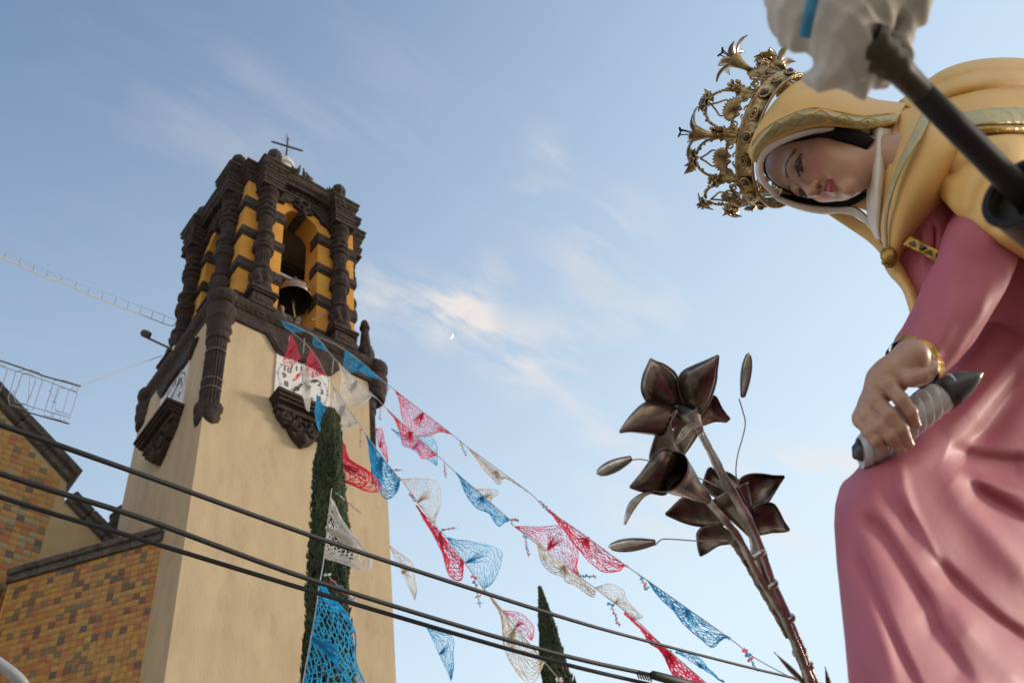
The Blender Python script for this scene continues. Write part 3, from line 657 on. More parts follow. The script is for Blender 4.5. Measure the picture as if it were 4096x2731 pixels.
def tuft(c, n, r, label):
    p = tag(empty('wall_plant', c), label, 'plant', 'weeds growing on the tower')
    mb = MB()
    for k in range(n):
        a, e = rnd.random()*6.28, rnd.uniform(.1, 1.4); L_ = r*rnd.uniform(.5, 1); d = np.array([math.cos(a)*math.cos(e), math.sin(a)*math.cos(e), math.sin(e)])
        s = np.cross(d, [0, 0, 1.0]); s /= np.linalg.norm(s)+1e-6; o = d*L_*.5
        mb.add([o*.2-s*.012, o*.2+s*.012, o+s*.05*L_/r, d*L_, o-s*.05*L_/r], [(0, 1, 2, 3, 4)])
    mb.build('leaves', M_leaf, p, kind='stuff')
    mb = MB(); mb.tube([(0, 0, -.05), (0, 0, r*.4)], .012, 5); mb.build('stem', M_beam, p)
q_ = on_plane(1320, 782, 1, BY-.05); tuft((q_[0], q_[1], 31.42), 130, .32, 'green weed growing on the cornice beside the right pier')
q_ = on_plane(1166, 708, 1, BY-.1); tuft((q_[0], q_[1], 31.40), 90, .26, 'yellowish weed on the cornice, right of the pier under the cross')

# ---------------------------------------------------------------- lamp on an arm, tower left; rod in the belfry
M_brass = mat('aged_tube', (.16, .12, .06), .6, metal=.4)
def px3(x, y, d): return tuple(P(x, y, d))
la = tag(empty('lamp_arm', px3(700, 1402, 28.0)), 'small floodlight on a thin arm sticking out left of the tower cornice', 'floodlight')
o0 = np.array(la.location); e = P(566, 1340, 27.6)-o0
mb = MB(); mb.tube([(0, 0, 0), e], .03, 8); mb.build('arm', M_brass, la)
mb = MB(); mb.tube([e, e+[0, 0, .10], P(572, 1331, 27.6)-o0], .018, 6); mb.build('bracket', M_brass, la)
h = P(580, 1334, 27.6)-o0; ax = P(590, 1338, 27.6)-P(570, 1329, 27.6); ax = ax/np.linalg.norm(ax)
mb = MB(); mb.tube([h-ax*.12, h-ax*.08, h+ax*.05, h+ax*.15, h+ax*.17], [.03, .09, .11, .09, .02], 12); mb.build('lamp_head', M_iron, la)
mb = MB(); mb.ball(P(702, 1394, 27.9)-o0, .09, 10, 8); mb.build('insulator', M_white, la)
rod = MB(); rod.tube([(BX+3.36, BY+.22, 25.62), (BX+2.50, BY-.33, 23.62+.4)], .024, 6)
tag(rod.build('wooden_rod', M_brass), 'thin wooden rod leaning across the right jamb of the belfry opening', 'rod')

# ---------------------------------------------------------------- light garland and wire letters at the left
M_gar = mat('garland_cable', (.40, .36, .24), .7); M_wire = mat('pale_wire', (.33, .34, .38), .6)
gl = tag(empty('light_garland', px3(690, 1300, 27)), 'thin garland cable with evenly spaced hangers running left from the belfry', 'garland')
o0 = np.array(gl.location); gp_ = crom([(-1500, 470), (-700, 770), (0, 1028), (90, 1066), (185, 1110), (246, 1128), (300, 1152), (355, 1178), (462, 1220), (560, 1256), (640, 1288), (690, 1303), (702, 1290)], 90)
top_ = crom([(-1500, 440), (-700, 745), (0, 1004), (130, 1058), (250, 1108), (350, 1146), (460, 1186), (560, 1225), (650, 1258), (703, 1280)], 60)
dep = lambda x: 19+8*(max(x, -700)/700.0)
mb = MB(); mb.tube([P(x, y, dep(x))-o0 for x, y in gp_], .013, 6); mb.build('cable', M_gar, gl)
mb = MB(); mb.tube([P(x, y, dep(x))-o0 for x, y in top_], .006, 4); mb.build('carrier_wire', M_wire, gl)
for x in (-640, -580, -520, -462, -405, -350, -295, -245, -195, -142, -90, -35, 20, 80, 136, 190, 246, 304, 356, 410, 463, 513, 563, 610, 655):
    yt = np.interp(x, top_[:, 0], top_[:, 1]); yb = np.interp(x-5, gp_[:-8, 0], gp_[:-8, 1])
    mb = MB(); mb.tube([P(x+3, yt, dep(x))-o0, P(x-5, yb, dep(x))-o0], [.005, .011], 5); mb.build('hanger', M_wire, gl)

fr = tag(empty('letter_frame', px3(300, 1540, 14.5)), 'wire frame of outlined lighting letters strung beside the tower, at the left edge', 'letter sign')
o0 = np.array(fr.location); DW = 14.5
def wire(name, pts, r, m, par=fr, dz=0.0, sm=0):
    pts = crom(pts, sm) if sm else pts
    mb = MB(); mb.tube([P(x, y, DW+dz)-o0 for x, y in pts], r, 6); return mb.build(name, m, par)
wire('top_bar', [(-140, 1400), (0, 1442), (90, 1472), (180, 1505), (322, 1544)], .012, M_brass)
wire('bottom_bar', [(-140, 1570), (0, 1612), (90, 1642), (180, 1668), (278, 1695)], .010, M_iron)
wire('top_bar', [(-140, 1420), (0, 1464), (60, 1482), (180, 1520), (310, 1571)], .006, M_wire, dz=.25)
wire('bottom_bar', [(60, 1606), (130, 1628), (282, 1670)], .006, M_wire, dz=.25)
# letter O: two nested outlines front and back
for dz in (0, .22):
    wire('letter', [(64, 1486), (32, 1596), (40, 1618), (90, 1632), (132, 1640), (170, 1520), (160, 1492), (130, 1480), (100, 1478), (64, 1486)], .0055, M_wire, dz=dz)
    wire('letter', [(88, 1500), (56, 1590), (64, 1608), (104, 1616), (118, 1590), (144, 1520), (138, 1506), (118, 1494), (100, 1492), (88, 1500)], .0055, M_wire, dz=dz)
    wire('letter', [(212, 1536), (184, 1628), (176, 1660), (270, 1690), (282, 1660), (222, 1640), (218, 1610), (240, 1548), (306, 1565), (318, 1545), (290, 1532), (250, 1520), (218, 1520), (212, 1536)], .0055, M_wire, dz=dz)
    wire('letter', [(-60, 1460), (-20, 1452), (22, 1464), (30, 1480), (2, 1560), (-20, 1600), (-60, 1590)], .0055, M_wire, dz=dz)
for a, b in (((278, 1552), (250, 1652)), ((310, 1572), (282, 1660)), ((292, 1530), (288, 1560)), ((300, 1538), (312, 1562)), ((206, 1604), (228, 1612)), ((232, 1548), (206, 1640)), ((120, 1500), (110, 1640)), ((52, 1560), (64, 1588)), ((46, 1580), (62, 1560)), ((70, 1520), (82, 1545)), ((196, 1560), (216, 1590)), ((190, 1640), (220, 1668)), ((200, 1668), (232, 1644)), ((252, 1660), (262, 1690)), ((236, 1648), (244, 1680))):
    wire('cross_wire', [a, b], .0038, M_wire, dz=.1)
for yy_ in (1400, 1570): wire('stay', [(-140, yy_), (-900, yy_-260), (-2200, yy_-640)], .006, M_wire)
tw = MB(); tw.tube([px3(322, 1544, DW), px3(480, 1482, 20), px3(648, 1422, 27.3)], .010, 5)
tag(tw.build('stay_wire', M_wire), 'thin stay wire from the letter frame up to the tower cornice', 'wire')

# ---------------------------------------------------------------- overhead cables
M_cable = mat('black_cable', (.007, .007, .008), .6, (.012, .012, .013), 30)
def cable(label, pts, radpx, m=M_cable):
    p = crom(pts, 70); c = tag(empty('overhead_cable', tuple(P(*p[0]))), label, 'cable', 'black cables crossing in front of the church')
    o_ = np.array(c.location); rr = np.interp(np.linspace(0, 1, 70), np.linspace(0, 1, len(radpx)), radpx)
    mb = MB(); mb.tube([P(*q)-o_ for q in p], [r_*q[2]/F for r_, q in zip(rr, p)], 10); mb.build('sheath', m, c, smooth=True); return c, o_, p
cable('topmost black overhead cable, crossing the gable and reaching the stalk of metal flowers', [(-2600, 760, 3.0), (-1200, 1275, 3.5), (0, 1698, 4.0), (560, 1895, 4.3), (1290, 2157, 4.9), (2134, 2432, 5.8), (2600, 2566, 6.5), (3230, 2722, 7.6), (3700, 2800, 8.2)], (16, 14, 12.5, 12, 11, 10, 9, 8, 6.5, 5.5, 4.5, 4))
cable('middle black overhead cable, ending in the thick splice near the bottom edge', [(-2600, 955, 3.0), (-1200, 1475, 3.5), (0, 1893, 4.0), (560, 2070, 4.3), (1254, 2321, 4.8), (2134, 2588, 5.6), (2620, 2702, 6.2), (2900, 2768, 6.6)], (12, 11.5, 12, 11, 9, 9, 9))
cable('lowest black overhead cable, crossing the middle of the big blue net pennant', [(-2600, 1050, 3.05), (-1200, 1570, 3.55), (0, 1986, 4.05), (560, 2155, 4.35), (1275, 2372, 4.85), (2134, 2622, 5.65), (2640, 2745, 6.25), (2900, 2810, 6.6)], (10.5, 10.5, 10.5, 10, 9, 8, 8))
sp = tag(empty('cable_splice', px3(2612, 2700, 6.15)), 'thick black cable splice at the bottom edge, left of the flower stalk', 'cable splice'); o0 = np.array(sp.location)
sp_pts = [P(x, y, d)-o0 for x, y, d in ((2606, 2694, 6.15), (2612, 2698, 6.15), (2700, 2722, 6.3), (2900, 2778, 6.6), (3000, 2805, 6.7))]
mb = MB(); mb.tube(sp_pts, [.018, .026, .029, .029, .025], 12); mb.build('sleeve', M_cable, sp, smooth=True)
for k in range(6):
    x = 2548+k*10; mb = MB(); c_ = P(x, 2693+k*2.4, 6.1)-o0; mb.tube([c_+np.array(P(x-14, 2676+k*2, 6.1))-np.array(P(x, 2693+k*2, 6.1)), c_, c_+np.array(P(x+9, 2712+k*3, 6.1))-np.array(P(x, 2693+k*3, 6.1))], .005, 4); mb.build('lashing_wire', M_iron, sp)
# grey conduit in the lower left corner
M_pipe = mat('grey_conduit', (.34, .34, .37), .5, metal=.2)
pp = MB(); pp.tube([P(x, y, 3.4) for x, y in crom([(-900, 1900), (-400, 2360), (0, 2655), (50, 2692), (95, 2740), (160, 2850)], 24)], .019, 12)
tag(pp.build('conduit', M_pipe, smooth=True), 'curved pale grey conduit in the lower left corner', 'conduit')

# ---------------------------------------------------------------- moon
M_moon = bpy.data.materials.new('moonlight'); M_moon.use_nodes = True
b_ = M_moon.node_tree.nodes['Principled BSDF']; b_.inputs['Base Color'].default_value = (.1, .1, .1, 1); b_.inputs['Emission Color'].default_value = (1, .98, .92, 1); b_.inputs['Emission Strength'].default_value = .52
DM = 2500.0; s_ = DM/F; R_ = 12.5*s_
mc = P(1803, 1343, DM); mb = MB(); n = 24; rim = []
for sgn in (0, 1):
    pass
def mpt(a, b, c): return mc+CR*a-CU*b+CD*c
ou = [(R_*math.cos(t), R_*math.sin(t)) for t in np.linspace(-PI*.5, PI*.5, n)]
inn = [(R_*.42*math.cos(t), R_*math.sin(t)) for t in np.linspace(-PI*.5, PI*.5, n)]
rt = math.radians(28); rot = lambda a, b: (a*math.cos(rt)-b*math.sin(rt), a*math.sin(rt)+b*math.cos(rt))
vv = [mpt(*rot(a, b), 0) for a, b in ou]+[mpt(*rot(a, b), -R_*.15) for a, b in inn]+[mpt(*rot(a, b), R_*.3) for a, b in inn]
ff = [(i, i+1, n+i+1, n+i) for i in range(n-1)]+[(i+1, i, 2*n+i, 2*n+i+1) for i in range(n-1)]+[(n+i, n+i+1, 2*n+i+1, 2*n+i) for i in range(n-1)]
tag(mesh_obj('moon', vv, ff, M_moon), 'thin crescent moon in the sky below the brightest cloud', 'moon')

# ---------------------------------------------------------------- cypresses
M_cyp = mat('cypress_foliage', (.018, .030, .011), .85, (.050, .066, .020), 1.6, trans=.15); M_bark = mat('cypress_bark', (.09, .065, .045), .95, (.05, .035, .025), 8)
def cypress(base, top, prof, n, seed, label, split=None):
    base = np.array(base); top = np.array(top); H = top[2]-base[2]; r_ = random.Random(seed)
    t_ = tag(empty('cypress', tuple(base)), label, 'cypress tree')
    zs = np.array([p[0] for p in prof]); rs = np.array([p[1] for p in prof])
    ts = np.array([r_.random() for _ in range(n)]); mb = MB(); lean = (top-base)*np.array([1, 1, 0])
    for k in range(n):
        t = 1-(1-ts[k])**1.0; R = np.interp(t, zs, rs)
        a = r_.random()*6.283; lump = 1+.34*mnoise.noise((math.cos(a)*1.3, math.sin(a)*1.3, t*H*.9+seed))+.18*mnoise.noise((math.cos(a)*4, math.sin(a)*4, t*H*3))
        rr = R*lump*(1-.45*r_.random()**2.2); c = np.array([rr*math.cos(a), rr*math.sin(a), t*H])+lean*t
        d = np.array([math.cos(a)*.28+r_.uniform(-.3, .3), math.sin(a)*.28+r_.uniform(-.3, .3), 1.0]); d /= np.linalg.norm(d)
        s = np.cross(d, [math.cos(a+r_.uniform(-1.2, 1.2)), math.sin(a+r_.uniform(-1.2, 1.2)), .2]); s /= np.linalg.norm(s); u = np.cross(s, d)
        L_ = r_.uniform(.06, .15)*(1.7 if r_.random() < .06 else 1)*(.55+.45*min(1, R*2)); w = L_*.20
        mb.add([c-d*L_*.5, c+s*w+u*w*.4, c+d*L_*.6, c-s*w+u*w*.4, c+u*w*1.0], [(0, 1, 4), (1, 2, 4), (2, 3, 4), (3, 0, 4)])
    mb.build('crown', M_cyp, t_, kind='stuff')
    mb = MB(); hh = np.linspace(.05, .97, 14); mb.tube([lean*t+np.array([0, 0, t*H]) for t in hh], [max(.02, np.interp(t, zs, rs)*.62) for t in hh], 10); mb.build('inner_boughs', M_cyp, t_, kind='stuff')
    mb = MB(); mb.tube([(0, 0, -.1), (0, 0, H*.1), lean*.5+[0, 0, H*.5]], [.16, .13, .05], 9); mb.build('trunk', M_bark, t_)
D1 = 13.5
tp = P(1322, 1640, D1); bt = P(1352, 2731, D1*1.0); k_ = (tp[2]-0)/(tp[2]-bt[2])
sx = P(1400, 2731, D1)-P(1300, 2731, D1); wpx = np.linalg.norm(sx)/100
hx = 0.0
# the crown line in the photo follows the world vertical of one spot: stand the tree under its tip
def width_at(d): return d/F
prof1 = [(0, .30), (.1, .34), (.35, .33), (.5, .31), (.65, .25), (.78, .21), (.88, .175), (.95, .14), (.985, .10), (1.0, .03)]
cypress((tp[0], tp[1], 0), tp, prof1, 42000, 3, 'tall slender cypress rising in front of the tower, behind the net pennants')
D2 = 16.0; tp2 = P(2160, 2350, D2)
prof2 = [(0, .55), (.3, .55), (.6, .46), (.72, .36), (.8, .28), (.88, .18), (.93, .12), (.97, .06), (1.0, .012)]
cypress((tp2[0], tp2[1], 0), tp2, prof2, 36000, 5, 'pointed dark cypress tip standing alone against the sky at the bottom edge')

# ================================================================ festival bunting: net pennants on strings
NET = {'pink': mat('pink_net', (.84, .085, .17), .75, trans=.58), 'blue': mat('blue_net', (.045, .44, .76), .75, trans=.55),
       'white': mat('white_net', (.80, .78, .75), .75, trans=.5), 'cream': mat('cream_net', (.76, .66, .55), .75, trans=.55)}
M_string = mat('white_string', (.42, .40, .38), .8)
def net_pennant(col, A, Q, d, label, m=9, tie=0.5, wd=1.0, bulge=.10, n=None, dd=(0, 0)):
    """A: string edge (first, .., last), Q: free edge between its ends, photo pixels; d: depth of its middle in metres"""
    A = np.array(A, float); B = np.vstack([A[:1], np.array(Q, float), A[-1:]])
    Ld = np.sum(np.linalg.norm(np.diff(A, axis=0), axis=1))*d/F
    m = int(m*1.5); n = n or max(14, int(Ld/.027)//2*2)
    def resample(p, k):
        s = np.r_[0, np.cumsum(np.linalg.norm(np.diff(p, axis=0), axis=1))]; pc = crom(p, 200) if len(p) > 2 else np.linspace(p[0], p[-1], 200)
        s = np.r_[0, np.cumsum(np.linalg.norm(np.diff(pc, axis=0), axis=1))]; t = np.linspace(0, s[-1], k)
        return np.stack([np.interp(t, s, pc[:, 0]), np.interp(t, s, pc[:, 1])], 1)
    a2, b2 = resample(A, n+1), resample(B, n+1)
    ph_ = rnd.random()*6.28; G = np.zeros((n+1, m+1, 3))
    for i in range(n+1):
        u = i/n; g = math.exp(-((u-tie)/.13)**2)
        for j in range(m+1):
            v = j/m; ve = v
            q = a2[i]*(1-ve)+b2[i]*ve
            c = a2[int(round(tie*n))]*(1-v)+b2[int(round(tie*n))]*v
            pull = .62*g*(1-v)**1.1; q = q*(1-pull)+c*pull     # strands gathered at the tie
            q = q+np.array([mnoise.noise((u*6+ph_, v*5, 1.3)), mnoise.noise((u*6, v*5+ph_, 7.1))])*(.016*Ld*F/d)*v+np.array([rnd.gauss(0, 1), rnd.gauss(0, 1)])*(.0042*F/d)*(0 < v < 1)
            dep = d+dd[0]*(1-u)+dd[1]*u + Ld*bulge*math.sin(PI*u)*v*math.sin(3.1*v+ph_) + Ld*.05*math.sin(9*u+ph_+3*v)*v
            G[i, j] = P(q[0], q[1], dep)
    o0 = G[int(tie*n), 0].copy(); G -= o0
    pt = tag(empty('net_pennant', tuple(o0)), label, 'pennant', 'net pennants strung from the tower')
    mb = MB(); vdir = CD
    def rib(p, q, w):
        t = q-p; s = np.cross(t, CD+np.array([rnd.uniform(-.5, .5) for _ in range(3)])); l = np.linalg.norm(s)
        if l < 1e-9: return
        s = s/l*w*.5; mb.add([p-s, p+s, q+s, q-s], [(0, 1, 2, 3)])
    w = .0078*wd*(Ld/.9)**.5
    for j in range(m):
        for i in range(n+1):
            if (i+j) % 2: continue
            for di in (-1, 1):
                if 0 <= i+di <= n and rnd.random() > .045: rib(G[i, j], G[i+di, j+1], w*(.7+.8*rnd.random()**2))
            if 0 < j and i+2 <= n and rnd.random() < .22: rib(G[i, j], G[i+2, j], w*.9)
    mb.build('net', NET[col], pt, kind='stuff')
    mb = MB()
    for i in range(n): rib(G[i, m], G[i+1, m], w*1.5)
    mb.build('scalloped_edge', NET[col], pt)
    mb = MB()
    for i in range(n):
        p, q = G[i, 0], G[i+1, 0]; z = (G[i, 1]-G[i, 0]); zz = (G[i+1, 1]-G[i+1, 0]); f_ = .42*wd
        mb.add([p, q, q+zz*f_, p+z*f_], [(0, 1, 2, 3)])
    mb.build('string_edge', NET[col], pt)
    mb = MB(); it = int(round(tie*n)); T = G[it, 0]
    for k in range(int(30+14*wd)):
        ii = min(n, max(0, it+int(round(rnd.gauss(0, n*.055))))); jj = int(m*rnd.uniform(.35, .75)); e_ = G[ii, jj]
        mid = T*.6+e_*.4+(G[it, int(m*.3)]-T)*.15; rib(T, mid, w*1.7); rib(mid, e_, w*1.2)
    mb.ball(T, w*1.5, 7, 5); mb.build('gathered_tie', NET[col], pt)
    return pt
PEN = [
 ('blue', [(1125, 1280), (1180, 1300), (1226, 1326)], [(1140, 1308), (1154, 1318), (1180, 1328), (1205, 1326)], 26.2, 'blue net pennant crumpled on the belfry ledge in front of the two people', 5, 1.5),
 ('pink', [(1165, 1335), (1186, 1385), (1202, 1430)], [(1148, 1398), (1132, 1452), (1164, 1466), (1192, 1440)], 25.2, 'pink net pennant hanging over the number ten of the clock', 8, 1.5),
 ('blue', [(1256, 1343), (1290, 1372), (1312, 1404)], [(1252, 1372), (1262, 1386), (1279, 1391), (1298, 1402)], 25.4, 'small crumpled blue pennant on the dark cornice, above the pink pennant over the clock', 5, 1.5),
 ('pink', [(1243, 1396), (1275, 1440), (1301, 1492)], [(1234, 1430), (1226, 1461), (1238, 1503), (1262, 1506), (1279, 1500)], 24.0, 'pink net pennant across the upper right of the clock, below the small crumpled blue one', 8, 1.5),
 ('pink', [(1214, 1478), (1192, 1494), (1168, 1522)], [(1214, 1492), (1196, 1508), (1178, 1522)], 24.4, 'narrow pink net strip blown across the middle of the clock dial', 4, 1.5),
 ('blue', [(1381, 1399), (1450, 1452), (1524, 1516)], [(1375, 1442), (1377, 1477), (1406, 1489), (1432, 1479), (1451, 1493), (1492, 1508)], 23.5, 'blue net pennant under the finial, at the right corner of the tower cornice', 9, 1.2),
 ('white', [(1355, 1452), (1430, 1520), (1505, 1591)], [(1366, 1487), (1365, 1560), (1377, 1599), (1409, 1621), (1432, 1618), (1467, 1605), (1483, 1585)], 21.5, 'broad white net pennant right of the clock, below the blue one at the cornice', 11, 1.7),
 ('white', [(1216, 1455), (1240, 1520), (1244, 1580), (1237, 1642)], [(1210, 1500), (1211, 1560), (1218, 1610), (1228, 1640)], 22.0, 'narrow white net pennant hanging down the middle of the clock face', 6, 2.0),
 ('white', [(1333, 1544), (1377, 1614), (1435, 1692)], [(1328, 1614), (1338, 1665), (1353, 1707), (1372, 1734), (1395, 1709)], 19.0, 'white net pennant with a spread tail, just right of the cypress tip', 11, 2.0),
 ('blue', [(1269, 1580), (1300, 1632), (1318, 1675), (1306, 1764)], [(1262, 1630), (1266, 1690), (1284, 1735)], 18.0, 'narrow blue net pennant in front of the clock shelf, left of the cypress tip', 8, 1.7),
 ('pink', [(1334, 1761), (1331, 1820), (1330, 1924)], [(1376, 1769), (1384, 1803), (1400, 1840), (1479, 1890), (1525, 1956), (1467, 1964), (1380, 1926)], 13.5, 'large pink net pennant flying right from the cypress across the beige wall', 12, 2.3),
 ('blue', [(1467, 1742), (1529, 1830), (1597, 1914)], [(1483, 1841), (1494, 1902), (1517, 1956), (1532, 1987), (1558, 1992), (1592, 1956)], 15.0, 'blue net pennant crossing the right edge of the tower below its dark corner bracket', 12, 1.7),
 ('pink', [(1503, 1714), (1515, 1785), (1551, 1848)], [(1528, 1716), (1538, 1760), (1549, 1810)], 18.5, 'small faded pink net pennant against the sky, touching the tower edge', 7, 1.0),
 ('pink', [(1582, 1562), (1691, 1649), (1808, 1736)], [(1603, 1630), (1611, 1676), (1634, 1712), (1668, 1743), (1718, 1741), (1756, 1726)], 18.5, 'uppermost pink net pennant against the sky, right of the tower', 10, .85),
 ('pink', [(1549, 1636), (1638, 1718), (1748, 1819)], [(1580, 1683), (1603, 1745), (1609, 1777), (1641, 1789), (1668, 1800), (1683, 1829), (1706, 1831)], 17.5, 'pink net pennant with a thick gathered tie, directly below the uppermost pink one', 9, 1.0),
 ('blue', [(1565, 1714), (1640, 1790), (1748, 1863)], [(1640, 1745), (1690, 1742), (1726, 1747), (1745, 1779), (1748, 1817)], 20.0, 'pale blue net pennant half hidden behind the gathered pink one', 8, .7),
 ('cream', [(1871, 1788), (1985, 1880), (2113, 1966)], [(1920, 1855), (1960, 1905), (1995, 1938), (2015, 1910), (2070, 1938)], 13.5, 'cream net pennant folded thin against the sky, highest of the cream ones', 8, 1.0),
 ('cream', [(1603, 1915), (1668, 2009), (1740, 2100)], [(1695, 1913), (1748, 1928), (1766, 1986), (1757, 2032), (1744, 2066)], 14.5, 'cream net pennant fanned out to the right of the blue pennant at the tower edge', 11, .65),
 ('blue', [(1827, 1892), (1923, 1972), (2040, 2078)], [(1863, 1974), (1898, 2026), (1951, 2049), (1975, 2082), (1999, 2105), (2015, 2092)], 13.5, 'blue net pennant with a dark blue tie, below the thin cream one', 10, .95),
 ('cream', [(1840, 1925), (1925, 1978), (2010, 2080)], [(1900, 1955), (1950, 1955), (1990, 1964), (1992, 1976), (1960, 2000)], 14.5, 'small cream net pennant behind the blue one with the dark tie', 7, .7),
 ('pink', [(1666, 2021), (1752, 2119), (1852, 2245)], [(1715, 2105), (1742, 2160), (1769, 2213), (1785, 2270), (1800, 2304), (1843, 2325), (1850, 2290)], 10.5, 'narrow bright pink net pennant hanging steeply, above the top cable', 11, 1.3),
 ('blue', [(1787, 2150), (1869, 2263), (1934, 2354)], [(1880, 2164), (1950, 2180), (1999, 2200), (2006, 2230), (1994, 2280), (1968, 2332)], 11.5, 'pale blue net pennant fanned open beside the narrow bright pink one', 12, .6),
 ('pink', [(2193, 2038), (2347, 2144), (2511, 2266)], [(2225, 2074), (2251, 2114), (2278, 2158), (2315, 2201), (2357, 2246), (2421, 2289), (2474, 2284), (2494, 2260)], 10.0, 'pink net pennant nearest the metal flower bud, right of the fanned pink net', 11, .9),
 ('pink', [(2058, 2104), (2190, 2199), (2315, 2303)], [(2156, 2107), (2251, 2104), (2280, 2133), (2312, 2218), (2308, 2266), (2314, 2284)], 10.6, 'pale pink net pennant fanned upward above a cream one, left of the metal flowers', 11, .65),
 ('cream', [(2140, 2160), (2246, 2250), (2379, 2361)], [(2160, 2225), (2195, 2283), (2251, 2305), (2262, 2327), (2304, 2342), (2368, 2386)], 10.0, 'cream net pennant hanging below the fanned pale pink one', 10, .85),
 ('cream', [(2379, 2350), (2470, 2422), (2540, 2475)], [(2430, 2333), (2490, 2354), (2504, 2398), (2532, 2428), (2572, 2470)], 9.6, 'small cream net pennant fanned upward over the bright pink pennant by the lower right cable', 9, .7),
 ('pink', [(2500, 2451), (2649, 2578), (2860, 2760)], [(2560, 2512), (2600, 2572), (2640, 2598), (2681, 2670), (2723, 2735), (2800, 2795)], 8.5, 'bright pink net pennant crossing the top cable at the bottom edge, by the flower stalk', 11, 1.3),
 ('blue', [(2591, 2321), (2749, 2435), (2919, 2552)], [(2622, 2368), (2686, 2437), (2755, 2511), (2808, 2559), (2850, 2588), (2889, 2552)], 8.8, 'blue net pennant nearest the flower stalk, with a long open triangle of net', 10, .85),
 ('blue', [(2702, 2605), (2800, 2668), (2898, 2727)], [(2750, 2606), (2790, 2626), (2832, 2668), (2872, 2712)], 9.2, 'small blue net pennant behind the bright pink one at the bottom edge', 7, .9),
 ('cream', [(1952, 2371), (2050, 2497), (2177, 2645)], [(2000, 2450), (2008, 2510), (2013, 2580), (2038, 2642), (2080, 2702), (2122, 2733), (2152, 2700)], 10.0, 'large cream net pennant hanging beside the lone cypress tip', 12, .95),
 ('pink', [(2010, 2440), (2065, 2510), (2125, 2560)], [(2060, 2446), (2100, 2463), (2131, 2500), (2137, 2530)], 12.0, 'pink net pennant half hidden behind the large cream one by the cypress tip', 8, .9),
 ('blue', [(1708, 2510), (1756, 2614), (1804, 2719)], [(1760, 2525), (1808, 2543), (1814, 2590), (1814, 2650), (1810, 2692)], 13.0, 'pale blue net pennant low in the sky between the tower edge and the lone cypress', 10, .75),
 ('cream', [(1557, 2180), (1598, 2272), (1660, 2400)], [(1610, 2218), (1648, 2250), (1657, 2290), (1665, 2350)], 15.0, 'pale cream net pennant at the lower right edge of the tower', 8, .8),
 ('white', [(1322, 1992), (1309, 2086), (1296, 2228)], [(1337, 2010), (1360, 2070), (1390, 2115), (1430, 2160), (1481, 2223), (1480, 2267), (1462, 2282), (1420, 2267), (1350, 2242)], 11.0, 'white net pennant billowing in front of the cypress, crossed by the top cable', 12, 1.8),
 ('blue', [(1279, 2332), (1248, 2522), (1205, 2760)], [(1297, 2345), (1325, 2390), (1374, 2430), (1408, 2490), (1424, 2560), (1422, 2620), (1430, 2680), (1452, 2731), (1440, 2800), (1300, 2830)], 8.0, 'biggest blue net pennant, in front of the cypress at the bottom edge', 11, 1.25),
]
for (c_, A_, Q_, d_, lb_, m_, w_) in PEN: net_pennant(c_, A_, Q_, d_, lb_, m_, wd=w_)

def bstring(label, pts):
    p = crom(pts, 60); mb = MB(); mb.tube([P(*q) for q in p], [.0014*q[2]**.55 for q in p], 5)
    tag(mb.build('bunting_string', M_string), label, 'string', 'strings carrying the pennants')
bstring('bunting string along the belfry ledge, through the uppermost pink pennant to the flower stalk', [(1125, 1280, 26.2), (1226, 1326, 26.0), (1381, 1399, 23.6), (1524, 1516, 23.2), (1582, 1562, 18.6), (1808, 1736, 18.2), (1871, 1788, 13.6), (2113, 1966, 13.2), (2193, 2038, 10.1), (2511, 2266, 9.8), (2591, 2321, 8.8), (2919, 2552, 8.6), (3020, 2630, 8.2), (3190, 2722, 8.0)])
bstring('bunting string past the small crumpled blue pennant and the broad white one', [(1150, 1290, 26.2), (1256, 1343, 25.4), (1312, 1404, 25.0), (1355, 1452, 21.6), (1505, 1591, 21.2), (1549, 1636, 17.6), (1748, 1819, 17.2), (1827, 1892, 13.6), (2040, 2078, 13.2), (2058, 2104, 10.7), (2315, 2303, 10.4), (2379, 2350, 9.7), (2540, 2475, 9.4), (2649, 2578, 8.5), (2860, 2760, 8.2)])
bstring('bunting string from the clock past the tower edge to the big cream pennant', [(1160, 1320, 26), (1243, 1396, 24), (1301, 1492, 23.6), (1333, 1544, 19.1), (1435, 1692, 18.8), (1467, 1742, 15.1), (1597, 1914, 14.8), (1603, 1915, 14.6), (1740, 2100, 14.3), (1787, 2150, 11.6), (1934, 2354, 11.3), (1952, 2371, 10.1), (2177, 2645, 9.8), (2300, 2790, 9.5)])
bstring('bunting string hanging steeply in front of the cypress to the biggest blue pennant', [(1160, 1330, 26), (1202, 1430, 25), (1216, 1455, 22.1), (1237, 1642, 21.6), (1269, 1580, 18.1), (1306, 1764, 17.8), (1334, 1761, 13.6), (1330, 1924, 13.3), (1322, 1992, 11.1), (1296, 2228, 10.8), (1279, 2332, 8.1), (1205, 2760, 7.8)][0:0]+[(1310, 1720, 18), (1334, 1761, 13.6), (1330, 1924, 13.3), (1322, 1992, 11.1), (1296, 2228, 10.8), (1279, 2332, 8.1), (1248, 2522, 8.0), (1205, 2760, 7.8)])
